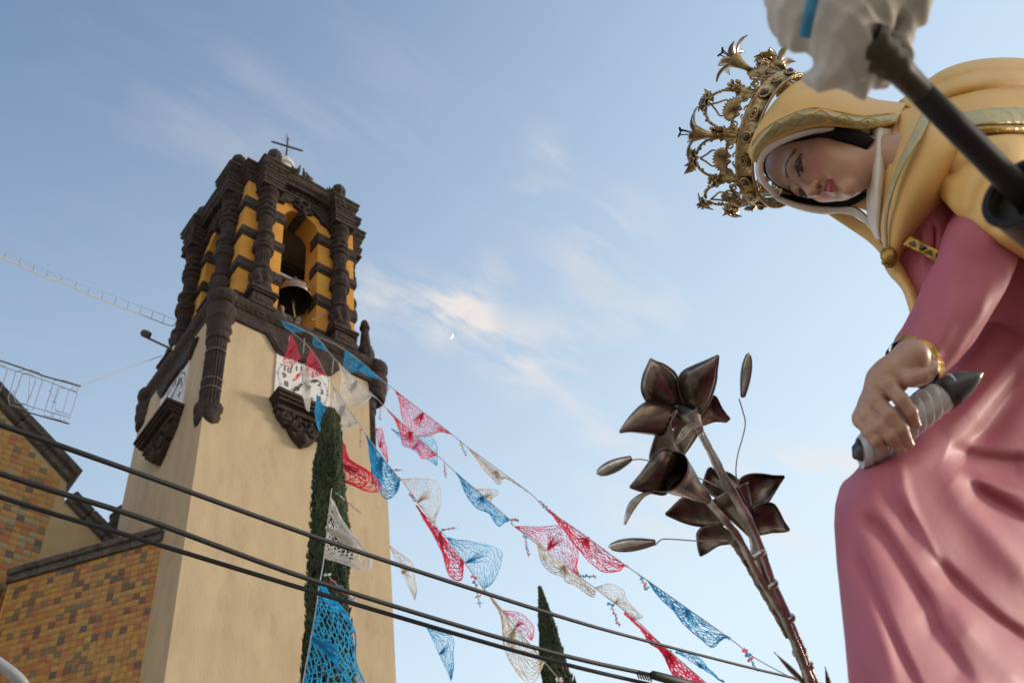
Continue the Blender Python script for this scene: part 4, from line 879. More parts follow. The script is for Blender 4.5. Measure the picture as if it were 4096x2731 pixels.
# bow streamers between the pennants
STR = [(1218, 1350, 1213, 1414, 25, 'over the upper edge of the clock'), (1334, 1437, 1328, 1493, 22, 'on the stone hood right of the clock'), (1315, 1519, 1310, 1588, 21, 'at the right border of the clock face'), (1160, 1343, 1155, 1366, 25, 'beside the pink pennant over number ten'),
       (1551, 1542, 1553, 1561, 19, 'in the sky just right of the tower cornice'), (1523, 1624, 1519, 1682, 19, 'in the sky beside the dark corner bracket'), (1840, 1764, 1866, 1826, 15, 'left of the thin cream pennant'), (1777, 1852, 1783, 1912, 15, 'below the gathered pink pennant'),
       (1572, 1879, 1612, 1879, 15, 'blown level, beside the blue pennant at the tower edge'), (1637, 1970, 1664, 2007, 13, 'at the string of the fanned cream pennant'), (1444, 1713, 1442, 1793, 15.5, 'against the beige wall right of the cypress'), (1341, 1967, 1446, 2054, 12, 'crossing the cypress below the large pink pennant'),
       (1301, 2290, 1424, 2412, 9.2, 'crossing the cypress between two cables'), (1341, 1732, 1360, 1756, 15, 'at the cypress above the large pink pennant'), (1769, 2119, 1823, 2110, 11, 'blown level beside the narrow bright pink pennant'), (1895, 2300, 1921, 2428, 10.5, 'hanging through the top cable below a fanned blue pennant'),
       (2099, 2141, 2115, 2226, 10.6, 'hanging in front of the fanned pale pink pennant'), (2043, 2077, 2075, 2080, 12, 'at the tip of the blue pennant with dark tie'), (2159, 2001, 2208, 2056, 11, 'between the thin cream pennant and a pink one'), (2326, 2303, 2386, 2305, 10, 'blown level below the pink pennant by the bud'),
       (2561, 2300, 2589, 2360, 9.3, 'below the lower metal bud'), (2442, 2411, 2478, 2506, 9.3, 'below the small fanned cream pennant'), (2233, 2711, 2275, 2805, 8.5, 'at the bottom edge in front of the lone cypress'), (2977, 2596, 3031, 2684, 8.2, 'left of the flower stalk, near the top cable')]
CY = ['pink', 'blue', 'white', 'pink', 'blue', 'cream']
for si, (x0, y0, x1, y1, d, wh) in enumerate(STR):
    o0 = P(x0, y0, d); st = tag(empty('bow_streamer', tuple(o0)), 'streamer of small plastic bows '+wh, 'streamer', 'bow streamers')
    Lp = math.hypot(x1-x0, y1-y0); n = 5 if Lp > 30 else 3
    mb = MB(); mb.tube([P(x0+(x1-x0)*t, y0+(y1-y0)*t, d)-o0 for t in np.linspace(0, 1, 5)], .0022*d**.4, 4); mb.build('thread', M_string, st)
    sz = max(.030, min(.075, Lp/n*.36*d/F))*(1.15 if d < 12 else 1)
    for k in range(n):
        t = (k+.3)/n; c = P(x0+(x1-x0)*t+rnd.uniform(-2, 2), y0+(y1-y0)*t, d)-o0; mb = MB()
        for a in (rnd.random()*3, rnd.random()*3+1.5):
            e1 = np.array([math.cos(a), math.sin(a)*.6, rnd.uniform(-.4, .4)])*sz; e2 = np.array([rnd.uniform(-.3, .3), rnd.uniform(-.6, .6), .55])*sz
            for s_ in (-1, 1):
                mb.add([c, c+s_*e1*.6+e2*.7, c+s_*e1*1.15+e2*.2, c+s_*e1*.8-e2*.7], [(0, 1, 2), (0, 2, 3)])
        mb.build('bow', NET[CY[(k+si) % 5]], st)

# ================================================================ implicit-surface modelling helpers (for the statue and the cloth)
def smin(a, b, k):
    h = np.clip(.5+.5*(b-a)/k, 0, 1); return b*(1-h)+a*h-k*h*(1-h)
def smax(a, b, k): return -smin(-a, -b, k)
def d_ell(p, c, r):
    q = (p-np.array(c))/np.array(r); l = np.sqrt((q*q).sum(-1)); l2 = np.sqrt(((q/np.array(r))**2).sum(-1))+1e-9
    return l*(l-1)/l2
def d_caps(p, a, b, ra, rb):
    a = np.array(a, float); b = np.array(b, float); ab = b-a; t = np.clip(((p-a) @ ab)/(ab @ ab), 0, 1)
    return np.linalg.norm(p-a-t[..., None]*ab, axis=-1)-(ra+(rb-ra)*t)
def nets(fn, lo, hi, st):
    ax = [np.arange(l, h+st, st) for l, h in zip(lo, hi)]
    g = np.stack(np.meshgrid(*ax, indexing='ij'), -1); v = fn(g); s = v < 0
    n = v.shape; m = tuple(k-1 for k in n); acc = np.zeros(m+(3,)); cnt = np.zeros(m)
    def sub(a, o): return a[o[0]:o[0]+m[0], o[1]:o[1]+m[1], o[2]:o[2]+m[2]]
    for d in range(3):
        for o1 in (0, 1):
            for o2 in (0, 1):
                o = [0, 0, 0]; oth = [k for k in range(3) if k != d]; o[oth[0]] = o1; o[oth[1]] = o2
                oe = list(o); oe[d] = 1; va, vb = sub(v, o), sub(v, oe); c = (va < 0) != (vb < 0)
                t = np.where(c, va/(va-vb+1e-12), 0); pa = sub(g, o)+0.0; pa[..., d] += t*st; acc += pa*c[..., None]; cnt += c
    ok = cnt > 0; idx = -np.ones(m, int); idx[ok] = np.arange(ok.sum()); V = acc[ok]/cnt[ok][:, None]; Fc = []
    for d in range(3):
        oth = [k for k in range(3) if k != d]; sl0 = [slice(None)]*3; sl1 = [slice(None)]*3; sl0[d] = slice(0, -1); sl1[d] = slice(1, None)
        a, b = s[tuple(sl0)], s[tuple(sl1)]; c = a != b; I = np.argwhere(c)
        for k in oth: I = I[(I[:, k] > 0) & (I[:, k] < m[k])]
        if len(I) == 0: continue
        e1 = np.zeros(3, int); e1[oth[0]] = 1; e2 = np.zeros(3, int); e2[oth[1]] = 1
        q = [idx[tuple((I-x).T)] for x in (e1+e2, e2, 0*e1, e1)]; q = np.stack(q, 1)
        fl = a[tuple(I.T)]; fl = fl if d != 1 else ~fl; q[~fl] = q[~fl][:, ::-1]; Fc.append(q)
    return V, np.concatenate(Fc)
def fast_mesh(name, V, Fq, m, parent, vcol=None, smooth=True, iters=0):
    me = bpy.data.meshes.new(name); me.from_pydata(V.tolist(), [], Fq.tolist()); me.update()
    if vcol is not None:
        at = me.color_attributes.new('paint', 'FLOAT_COLOR', 'POINT'); at.data.foreach_set('color', np.c_[vcol, np.ones(len(vcol))].astype(np.float32).ravel())
    me.materials.append(m)
    if smooth: me.polygons.foreach_set('use_smooth', [True]*len(me.polygons))
    o = link(bpy.data.objects.new(name, me), parent)
    if iters: md = o.modifiers.new('relax', 'SMOOTH'); md.iterations = iters; md.factor = .5
    return o
def bic(rows, nu, nv):        # control rows of points -> dense grid nu x nv
    a = np.stack([crom(r, nv) for r in rows]); return np.stack([crom(a[:, j], nu) for j in range(nv)], 1)
def lnoise(x, y, s=0.0): return mnoise.noise((x, y, s))
def sheet(name, rows, m, parent, nu=28, nv=60, thick=.006, folds=(), wob=.0, o0=None, attr=None):
    """cloth surface through photo points (x, y, depth); folds: (polyline px, width px, depth offset m)"""
    G = bic(rows, nu, nv); flat = G.reshape(-1, 3)
    for pl, w, amp in folds:
        pl = crom(pl, 40); dmin = np.full(len(flat), 1e9); tt = np.zeros(len(flat))
        for k in range(39):
            a, b = pl[k], pl[k+1]; ab = b-a; t = np.clip(((flat[:, :2]-a) @ ab)/(ab @ ab+1e-9), 0, 1); dd = np.linalg.norm(flat[:, :2]-a-t[:, None]*ab, axis=1)
            s_ = dd < dmin; dmin[s_] = dd[s_]; tt[s_] = (k+t[s_])/39
        flat[:, 2] += amp*np.exp(-(dmin/w)**2)*np.clip(np.minimum(tt, 1-tt)*5+.15, 0, 1)
    if wob: flat[:, 2] += [wob*lnoise(x*.006, y*.006, 2.2) for x, y, _ in flat]
    W = np.array([P(*q) for q in flat])-(o0 if o0 is not None else 0)
    o = mesh_obj(name, W, grid_faces(nu, nv), m, parent, True)
    if attr is not None:
        col = o.data.color_attributes.new('paint', 'FLOAT_COLOR', 'POINT'); col.data.foreach_set('color', np.array([(*attr(i/(nu*nv-1.0), (i//nv)/(nu-1), (i % nv)/(nv-1)), 1) for i in range(nu*nv)], np.float32).ravel())
    sd = o.modifiers.new('thickness', 'SOLIDIFY'); sd.thickness = thick; sd.offset = 0
    return o

# ================================================================ crowned statue
HC = np.array([1.40564662, 0.3363898, 3.54382802])
HR = np.array([[0.82353993, 0.56628403, -0.03323221], [-0.43821853, 0.59790839, -0.67117067], [-0.36020341, 0.56729882, 0.74055759]]).T   # columns: her right, forward, up
O = np.array([1.55, 0.25, 1.95])
statue = tag(empty('statue', tuple(O)), 'painted statue of a seated crowned woman in pink robe and yellow mantle, head bowed', 'statue')
def H(p): return (HR @ np.asarray(p, float).T).T+HC-O if np.ndim(p) > 1 else HR @ np.asarray(p, float)+HC-O
M_face = mat('painted_face', (.4, .25, .18), .38, vcol='paint', coat=.25)
M_hand = mat('painted_hand', (.46, .27, .185), .45, (.39, .21, .14), 14, coat=.2)
M_hair = mat('painted_black_hair', (.007, .005, .005), .75, spec=.2)
M_pink = mat('pink_gloss_paint', (.47, .128, .172), .64, (.40, .098, .132), 3.2, coat=.03, bump=.0012, bscale=22, stain=((.50, .19, .20), 6, .60, .35))
M_yel = mat('yellow_mantle_paint', (.78, .50, .19), .6, (.70, .42, .125), 3.0, coat=.06, bump=.0012, bscale=26, stain=((.46, .28, .11), 6, .58, .5))
M_whi = mat('white_veil_paint', (.78, .73, .66), .5, (.68, .62, .54), 5, coat=.1)
M_gold = mat('worn_gilding', (.50, .30, .055), .34, (.34, .22, .06), 22, metal=.75, bump=.004, bscale=60)
M_trim = mat('gilded_trim', (.56, .46, .20), .45, (.42, .38, .24), 16, metal=.2, bump=.006, bscale=45)
M_dark = mat('dark_inlay', (.030, .035, .032), .3)

# --- head
def head_sdf(p):
    ax = np.abs(p[..., 0]); q = np.stack([ax, p[..., 1], p[..., 2]], -1)
    d = d_ell(p, (0, -.012, .045), (.076, .094, .086))
    d = smin(d, d_ell(p, (0, .022, -.032), (.063, .066, .095)), .03)
    d = smin(d, d_ell(p, (0, .050, -.093), (.034, .036, .030)), .028)
    d = smin(d, d_caps(q, (.040, .040, -.030), (.030, .052, -.070), .032, .020), .025)
    d = smin(d, d_caps(q, (.012, .080, .020), (.042, .066, .016), .011, .009), .02)
    d = smax(d, -d_ell(q, (.0325, .104, -.002), (.024, .028, .0165)), .014)
    d = smin(d, d_caps(p, (0, .078, .014), (0, .109, -.038), .0065, .0105), .014)
    d = smin(d, d_ell(p, (0, .1085, -.0415), (.0115, .0125, .0105)), .008)
    d = smin(d, d_ell(q, (.0125, .0965, -.0445), (.0080, .0115, .0075)), .007)
    d = smax(d, -d_ell(q, (.0065, .101, -.0525), (.0042, .006, .005)), .003)
    d = smin(d, d_caps(p, (0, .089, -.058), (0, .093, -.064), .004, .006), .012)
    d = smin(d, d_caps(q, (.0, .0975, -.0665), (.0205, .0845, -.0700), .0056, .0030), .005)
    d = smin(d, d_caps(q, (.0, .0955, -.0785), (.0160, .0855, -.0745), .0066, .0035), .006)
    d = smax(d, -d_caps(q, (.0, .106, -.0722), (.022, .090, -.0720), .0022, .0012), .003)
    d = smin(d, d_ell(p, (0, .083, -.112), (.016, .013, .013)), .018)
    # lids over the eyeballs (downcast)
    e = np.linalg.norm(q-np.array([.0335, .0668, -.001]), axis=-1)-.0196; dx2 = (q[..., 0]-.0335)**2; zu, zl = .0062-16*dx2, -.0090+18*dx2
    up = (q[..., 2]-.0022)*.85-(q[..., 1]-.083)*.25+np.abs(q[..., 0]-.0325)**2*8
    low = -(q[..., 2]+.0095)+np.abs(q[..., 0]-.0325)**2*10
    d = smin(d, smax(e, zu-q[..., 2], .0015), .003); d = smin(d, smax(e, q[..., 2]-zl, .0015), .003)
    d = smin(d, d_caps(p, (0, -.015, -.07), (0, -.045, -.20), .048, .056), .03)
    return d
V, Fq = nets(head_sdf, (-.09, -.12, -.20), (.09, .13, .14), .0021)
x, y, z = V.T; axx = np.abs(x)
colr = np.tile(np.array([.47, .265, .175]), (len(V), 1))
def blend(c, w): global colr; w = np.clip(w, 0, 1)[:, None]; colr = colr*(1-w)+np.array(c)*w
def gss(d, s): return np.exp(-(d/s)**2)
blend((.68, .46, .35), gss(np.sqrt(x**2+(z-.05)**2), .05)*.6)
blend((.60, .19, .165), gss(np.sqrt((axx-.043)**2+(z+.035)**2), .026)*.62)
blend((.58, .36, .26), gss(np.sqrt(x**2+(z+.03)**2), .012)*.6)
lipc = np.maximum(gss(np.abs(z+.0668+.010*(axx/.02)**2*.3), .0042), gss(np.abs(z+.0782-.004*(axx/.02)**2), .0052))*(axx < .021)*(y > .078)
blend((.26, .022, .028), np.clip(lipc*1.2, 0, 1))
brow = gss(np.abs(z-(.0225+.0075*np.sin(np.clip((axx-.010)/.045, 0, 1)*PI)-.004*np.clip((axx-.035)/.02, 0, 1))), .0027)*(axx > .010)*(axx < .058)*(y > .03)
blend((.025, .012, .008), np.clip(brow*1.4, 0, 1))
zu_, zl_ = .0062-16*(axx-.0335)**2, -.0090+18*(axx-.0335)**2
lash = np.maximum(gss(z-zu_-.0010, .0020), .6*gss(z-zl_+.0006, .0013))*(y > .055)*(np.abs(axx-.0335) < .0215)
blend((.03, .014, .010), np.clip(lash*1.6, 0, 1))
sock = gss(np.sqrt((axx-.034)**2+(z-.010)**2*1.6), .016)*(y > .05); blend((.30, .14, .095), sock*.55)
blend((.10, .03, .025), gss(np.sqrt((axx-.0065)**2+(z+.0525)**2+(y-.100)**2), .0045)*.9)
Vw = (HR @ V.T).T+HC-O
head = fast_mesh('head', Vw, Fq, M_face, statue, colr, iters=2)
M_sclera = mat('painted_eye_white', (.10, .075, .06), .2, coat=.5); M_iris = mat('dark_brown_iris', (.012, .007, .005), .15, coat=.6)
for s_ in (-1, 1):
    mb = MB(); mb.ball((0, 0, 0), .0176, 20, 14); o = mb.build('eye', M_sclera, head, smooth=True)
    c = H((s_*.0335, .0668, -.001)); Rm = Matrix(HR.tolist())
    g = np.array([-.10, .86, -.50]); g /= np.linalg.norm(g); gw = Vector(HR @ g)
    o.location = c; o.rotation_euler = gw.to_track_quat('Z', 'Y').to_euler()
    mb = MB(); mb.lathe([(.0001, .0), (.0128, .0), (.0126, .0130), (.0096, .0153), (.005, .0174), (.0001, .0182)], (0, 0), 20, cap=False); mb.build('iris', M_iris, o, smooth=True)

# --- hair framing the face and falling beside the far cheek
mb = MB()
oval = [np.array([.075*math.sin(t)*(1 if math.cos(t) > 0 else .93), .048-.052*(1-math.cos(t))*.5-.018*abs(math.sin(t)), -.011+.103*math.cos(t)*(1 if math.cos(t) > 0 else 1.15)]) for t in np.linspace(-2.55, 2.55, 44)]
mb.tube([H(p) for p in oval], [.019+.006*abs(math.sin(t*1.3)) for t in np.linspace(-2.55, 2.55, 44)], 10)
hair = mb.build('hair', M_hair, statue, smooth=True)
def hairback(p):
    d = d_ell(p, (0, -.03, .035), (.084, .088, .090)); d = smin(d, d_ell(p, (.015, -.05, -.05), (.055, .05, .09)), .04); return smax(d, p[..., 1]-.030-.02*np.clip(p[..., 2]/.1, -1, 1), .01)
V, Fq = nets(hairback, (-.12, -.15, -.22), (.12, .08, .16), .006)
fast_mesh('hair_back', (HR @ V.T).T+HC-O, Fq, M_hair, hair)
far = MB(); far.tube([P(x_, y_, d_)-O for x_, y_, d_ in crom([(3120, 785, 2.27), (3200, 800, 2.27), (3290, 805, 2.265), (3370, 795, 2.25), (3430, 760, 2.23), (3465, 700, 2.21)], 30)], [.006+.026*(t/29.0)**1.3 for t in range(30)], 10)
far.build('hair_lock', M_hair, hair, smooth=True)

# --- white under-veil
wv = sheet('under_veil', [[(3120, 795, 2.21), (3060, 720, 2.165), (3048, 655, 2.135), (3080, 602, 2.115), (3160, 560, 2.11), (3265, 530, 2.13), (3370, 528, 2.15), (3480, 540, 2.16)],
    [(3112, 800, 2.19), (3048, 722, 2.145), (3036, 650, 2.115), (3066, 590, 2.095), (3150, 546, 2.095), (3260, 516, 2.115), (3370, 515, 2.135), (3480, 520, 2.15)],
    [(3130, 800, 2.25), (3040, 722, 2.19), (3030, 645, 2.16), (3062, 580, 2.14), (3148, 530, 2.14), (3258, 500, 2.16), (3370, 505, 2.18), (3480, 505, 2.2)]], M_whi, statue, 12, 60, .006, o0=O)
sheet('veil_fold', [[(3476, 520, 2.20), (3478, 620, 2.17), (3476, 720, 2.16), (3470, 820, 2.17), (3480, 890, 2.18), (3506, 952, 2.18)],
    [(3500, 515, 2.14), (3500, 620, 2.11), (3496, 720, 2.09), (3492, 820, 2.10), (3500, 890, 2.12), (3514, 955, 2.14)],
    [(3530, 515, 2.13), (3532, 620, 2.10), (3525, 720, 2.08), (3515, 820, 2.09), (3515, 890, 2.11), (3522, 958, 2.13)],
    [(3570, 515, 2.17), (3575, 620, 2.14), (3560, 720, 2.12), (3545, 820, 2.12), (3538, 890, 2.13), (3535, 960, 2.15)]], M_whi, wv, 26, 50, .006, folds=[([(3492, 520), (3492, 700), (3500, 940)], 7, .012), ([(3515, 520), (3514, 700), (3510, 940)], 6, -.008), ([(3535, 520), (3534, 700), (3522, 940)], 7, .012)], o0=O)
sheet('veil_fold', [[(3105, 785, 2.21), (3180, 812, 2.23), (3270, 828, 2.25), (3350, 830, 2.25), (3420, 830, 2.23), (3480, 880, 2.2), (3512, 950, 2.16)],
    [(3112, 800, 2.23), (3195, 834, 2.26), (3285, 852, 2.28), (3365, 850, 2.27), (3435, 868, 2.24), (3485, 915, 2.2), (3518, 958, 2.17)],
    [(3130, 790, 2.32), (3210, 820, 2.36), (3290, 835, 2.38), (3370, 840, 2.36), (3440, 860, 2.32), (3490, 910, 2.26), (3520, 955, 2.2)]], M_whi, wv, 16, 50, .006, o0=O)

# --- yellow veil over the head with its gilded border
veil = sheet('veil', [[(3030, 655, 2.14), (3032, 632, 2.12), (3066, 582, 2.095), (3150, 537, 2.09), (3260, 505, 2.10), (3360, 505, 2.12), (3440, 518, 2.13), (3530, 508, 2.14), (3585, 492, 2.15)],
    [(3010, 640, 2.12), (3016, 600, 2.10), (3060, 545, 2.075), (3140, 497, 2.07), (3250, 466, 2.08), (3355, 478, 2.105), (3445, 490, 2.125), (3540, 480, 2.14), (3595, 470, 2.16)],
    [(3000, 600, 2.13), (3022, 545, 2.10), (3080, 495, 2.08), (3160, 452, 2.075), (3250, 425, 2.09), (3350, 440, 2.12), (3450, 460, 2.14), (3545, 452, 2.16), (3605, 450, 2.19)],
    [(3020, 540, 2.15), (3060, 480, 2.13), (3125, 420, 2.12), (3200, 382, 2.12), (3285, 372, 2.14), (3380, 400, 2.17), (3470, 425, 2.19), (3550, 430, 2.21), (3615, 432, 2.23)],
    [(3060, 470, 2.21), (3110, 400, 2.20), (3170, 345, 2.20), (3240, 318, 2.22), (3320, 325, 2.25), (3410, 366, 2.27), (3490, 400, 2.27), (3570, 412, 2.28), (3630, 418, 2.30)],
    [(3120, 460, 2.32), (3160, 390, 2.33), (3210, 350, 2.35), (3270, 330, 2.37), (3340, 345, 2.38), (3420, 385, 2.38), (3490, 415, 2.37), (3560, 428, 2.36), (3620, 430, 2.36)],
    [(3160, 640, 2.42), (3200, 560, 2.44), (3250, 500, 2.46), (3310, 460, 2.47), (3370, 460, 2.46), (3430, 480, 2.45), (3490, 500, 2.43), (3550, 510, 2.42), (3610, 510, 2.42)],
    [(3110, 800, 2.33), (3180, 830, 2.38), (3280, 840, 2.42), (3350, 830, 2.44), (3420, 830, 2.44), (3480, 850, 2.42), (3520, 880, 2.40), (3560, 900, 2.38), (3600, 900, 2.36)]],
    M_yel, statue, 64, 90, .006, wob=.012, folds=[([(3150, 600), (3250, 470), (3420, 470), (3560, 470)], 14, .004)], o0=O)
band = bic([[(3024, 640, 2.115), (3030, 612, 2.10), (3064, 572, 2.08), (3148, 528, 2.075), (3258, 497, 2.085), (3358, 498, 2.105), (3442, 512, 2.115), (3530, 502, 2.125), (3583, 486, 2.135)],
    [(3008, 628, 2.108), (3020, 588, 2.088), (3062, 535, 2.062), (3142, 487, 2.058), (3250, 457, 2.068), (3355, 470, 2.092), (3445, 484, 2.112), (3540, 474, 2.128), (3592, 464, 2.148)],
    [(3000, 605, 2.118), (3022, 552, 2.09), (3078, 502, 2.07), (3158, 460, 2.065), (3250, 432, 2.08), (3350, 446, 2.11), (3448, 464, 2.13), (3543, 456, 2.15), (3602, 454, 2.178)]], 10, 80)
mesh_obj('gold_border', np.array([P(*q) for q in band.reshape(-1, 3)])-O, grid_faces(10, 80), M_trim, veil, True).modifiers.new('t', 'SOLIDIFY').thickness = .003
orn = MB()
def bpt(u, v):
    q = band[min(9, int(round(u*9))), min(79, int(round(v*79)))]; return P(q[0], q[1], q[2]-.006)-O
for v0 in (.30, .42, .54, .66, .78):
    for du, dv_ in ((.5, 0),): pass
    a, b, c, d = bpt(.5, v0-.05), bpt(.85, v0), bpt(.5, v0+.05), bpt(.15, v0)
    for p, q in ((a, b), (b, c), (c, d), (d, a)): orn.tube([p, q], .0010, 5)
    orn.ball(bpt(.5, v0), .003, 8, 6)
for u in (.04, .96): orn.tube([bpt(u, t) for t in np.linspace(.02, .98, 50)], .0010, 5)
orn.build('border_ornament', M_gold, veil, kind='stuff')

# --- yellow mantle on the shoulders and its folds
mantle = sheet('mantle', [
    [(3560, 470, 2.19), (3552, 600, 2.13), (3540, 720, 2.10), (3530, 850, 2.10), (3533, 950, 2.11), (3550, 1020, 2.11)],
    [(3640, 440, 2.17), (3618, 560, 2.08), (3580, 700, 2.05), (3552, 830, 2.06), (3545, 940, 2.08), (3558, 1030, 2.09)],
    [(3740, 425, 2.13), (3700, 540, 2.03), (3640, 680, 2.00), (3592, 820, 2.02), (3567, 940, 2.05), (3570, 1040, 2.07)],
    [(3850, 470, 2.07), (3795, 600, 2.00), (3720, 740, 1.99), (3640, 870, 2.02), (3592, 980, 2.05), (3580, 1050, 2.07)],
    [(3900, 560, 2.12), (3830, 690, 2.09), (3755, 815, 2.08), (3662, 930, 2.09), (3603, 1010, 2.09), (3586, 1060, 2.09)],
    [(3900, 600, 2.22), (3830, 720, 2.18), (3760, 840, 2.16), (3670, 940, 2.15), (3610, 1015, 2.13), (3590, 1062, 2.12)]],
    M_yel, statue, 48, 60, .008, folds=[([(3600, 450), (3585, 600), (3560, 760), (3545, 900)], 10, .012), ([(3700, 470), (3650, 600), (3590, 760), (3560, 900)], 16, .008)], o0=O)
tr = bic([[(3735, 440, 2.10), (3690, 545, 2.015), (3625, 650, 1.995), (3578, 760, 2.015), (3552, 880, 2.045), (3552, 990, 2.07)], [(3700, 432, 2.115), (3650, 545, 2.035), (3598, 655, 2.02), (3560, 765, 2.03), (3544, 885, 2.055), (3549, 992, 2.075)]], 6, 60)
mesh_obj('silver_trim', np.array([P(q[0], q[1], q[2]-.012) for q in tr.reshape(-1, 3)])-O, grid_faces(6, 60), M_trim, mantle, True).modifiers.new('t', 'SOLIDIFY').thickness = .004
sheet('mantle_tail', [[(3544, 1040, 2.12), (3556, 1090, 2.10), (3612, 1155, 2.06), (3642, 1240, 2.01), (3664, 1330, 1.97), (3680, 1420, 1.93)],
    [(3562, 1045, 2.08), (3582, 1095, 2.06), (3632, 1165, 2.02), (3658, 1245, 1.98), (3676, 1330, 1.94), (3690, 1420, 1.91)],
    [(3585, 1040, 2.08), (3618, 1100, 2.06), (3660, 1180, 2.03), (3682, 1255, 2.0), (3695, 1330, 1.97), (3702, 1420, 1.94)],
    [(3600, 1050, 2.14), (3640, 1110, 2.12), (3680, 1190, 2.1), (3700, 1260, 2.08), (3710, 1330, 2.05), (3712, 1420, 2.0)]], M_yel, mantle, 22, 40, .006, o0=O)
sheet('mantle_far', [[(3330, 835, 2.30), (3420, 870, 2.28), (3490, 925, 2.24), (3535, 985, 2.19), (3552, 1050, 2.14)], [(3318, 856, 2.31), (3410, 916, 2.29), (3484, 968, 2.24), (3538, 1030, 2.18), (3548, 1080, 2.13)], [(3340, 840, 2.40), (3430, 900, 2.36), (3500, 955, 2.30), (3548, 1020, 2.24), (3556, 1070, 2.2)]], M_yel, mantle, 14, 36, .006, o0=O)
mb = MB(); c = P(3555, 1022, 2.055)-O; mb.ball(c, (.016, .016, .020), 14, 10)
for k in range(10): mb.ball(P(3555+22*math.cos(k*.628), 1030+34*math.sin(k*.628), 2.055)-O, .006, 8, 6)
mb.build('gold_clasp', M_gold, mantle, smooth=True)
sheet('shoulder_mantle', [
    [(3560, 520, 2.50), (3680, 470, 2.55), (3800, 420, 2.60), (3920, 400, 2.62), (4040, 400, 2.65), (4160, 420, 2.68), (4300, 460, 2.70), (4390, 500, 2.92), (4340, 530, 3.18)],
    [(3600, 412, 2.34), (3690, 345, 2.36), (3780, 288, 2.37), (3890, 255, 2.38), (4010, 244, 2.42), (4140, 252, 2.46), (4300, 280, 2.50), (4390, 320, 2.72), (4340, 350, 2.98)],
    [(3620, 425, 2.27), (3715, 362, 2.25), (3805, 308, 2.23), (3900, 282, 2.24), (4015, 272, 2.28), (4140, 282, 2.32), (4300, 310, 2.38), (4390, 350, 2.60), (4340, 380, 2.86)],
    [(3640, 440, 2.24), (3740, 385, 2.21), (3830, 340, 2.18), (3920, 318, 2.19), (4025, 312, 2.22), (4140, 322, 2.27), (4300, 350, 2.33), (4390, 390, 2.55), (4340, 420, 2.81)],
    [(3665, 460, 2.21), (3765, 425, 2.16), (3860, 400, 2.13), (3940, 388, 2.13), (4035, 384, 2.16), (4140, 392, 2.2), (4300, 415, 2.27), (4390, 455, 2.49), (4340, 485, 2.75)],
    [(3700, 500, 2.17), (3800, 490, 2.10), (3890, 482, 2.06), (3970, 478, 2.06), (4050, 476, 2.09), (4140, 480, 2.13), (4300, 500, 2.20), (4390, 540, 2.42), (4340, 570, 2.68)],
    [(3740, 560, 2.11), (3840, 570, 2.03), (3920, 575, 1.99), (3995, 575, 1.98), (4060, 574, 2.0), (4140, 578, 2.05), (4300, 600, 2.12), (4390, 640, 2.34), (4340, 670, 2.60)],
    [(3760, 650, 2.05), (3860, 690, 1.97), (3940, 720, 1.93), (4010, 740, 1.91), (4070, 750, 1.92), (4140, 760, 1.96), (4300, 790, 2.03), (4390, 830, 2.25), (4340, 860, 2.51)],
    [(3757, 720, 2.03), (3850, 790, 1.95), (3930, 840, 1.90), (4010, 880, 1.87), (4080, 910, 1.87), (4150, 940, 1.90), (4300, 990, 1.97), (4390, 1030, 2.19), (4340, 1060, 2.45)],
    [(3772, 790, 2.04), (3830, 850, 1.97), (3905, 905, 1.92), (3995, 965, 1.89), (4080, 1015, 1.89), (4160, 1065, 1.92), (4300, 1140, 1.98), (4390, 1180, 2.20), (4340, 1210, 2.46)],
    [(3800, 780, 2.14), (3860, 840, 2.08), (3930, 890, 2.04), (4010, 940, 2.02), (4090, 990, 2.02), (4170, 1040, 2.04), (4300, 1110, 2.10), (4390, 1150, 2.32), (4340, 1180, 2.58)]],
    M_yel, mantle, 80, 80, .008, folds=[([(3690, 372), (3800, 325), (3930, 292), (4100, 292), (4290, 325)], 15, .030), ([(3720, 425), (3830, 385), (3960, 360), (4110, 358), (4290, 390)], 17, .030), ([(3800, 545), (3900, 540), (4000, 532), (4120, 534), (4290, 560)], 16, .035), ([(3770, 700), (3830, 690), (3900, 640)], 22, .02), ([(3860, 860), (3880, 760), (3950, 650)], 30, -.015), ([(3990, 940), (3990, 820), (4040, 700)], 30, .015)], o0=O)
tr = bic([[(3780, 475, 2.085), (3880, 452, 2.065), (3960, 440, 2.065), (4060, 436, 2.095), (4160, 440, 2.14), (4300, 462, 2.2)], [(3800, 515, 2.06), (3890, 505, 2.03), (3970, 500, 2.03), (4060, 498, 2.06), (4160, 502, 2.105), (4300, 524, 2.17)]], 6, 50)
mesh_obj('silver_trim', np.array([P(q[0], q[1], q[2]-.022) for q in tr.reshape(-1, 3)])-O, grid_faces(6, 50), M_trim, mantle, True).modifiers.new('t', 'SOLIDIFY').thickness = .004
g2 = MB(); g2.tube([P(q[0], q[1]+18, q[2]-.02)-O for q in tr[5]], .008, 8); g2.build('gold_hem', M_gold, mantle, smooth=True)

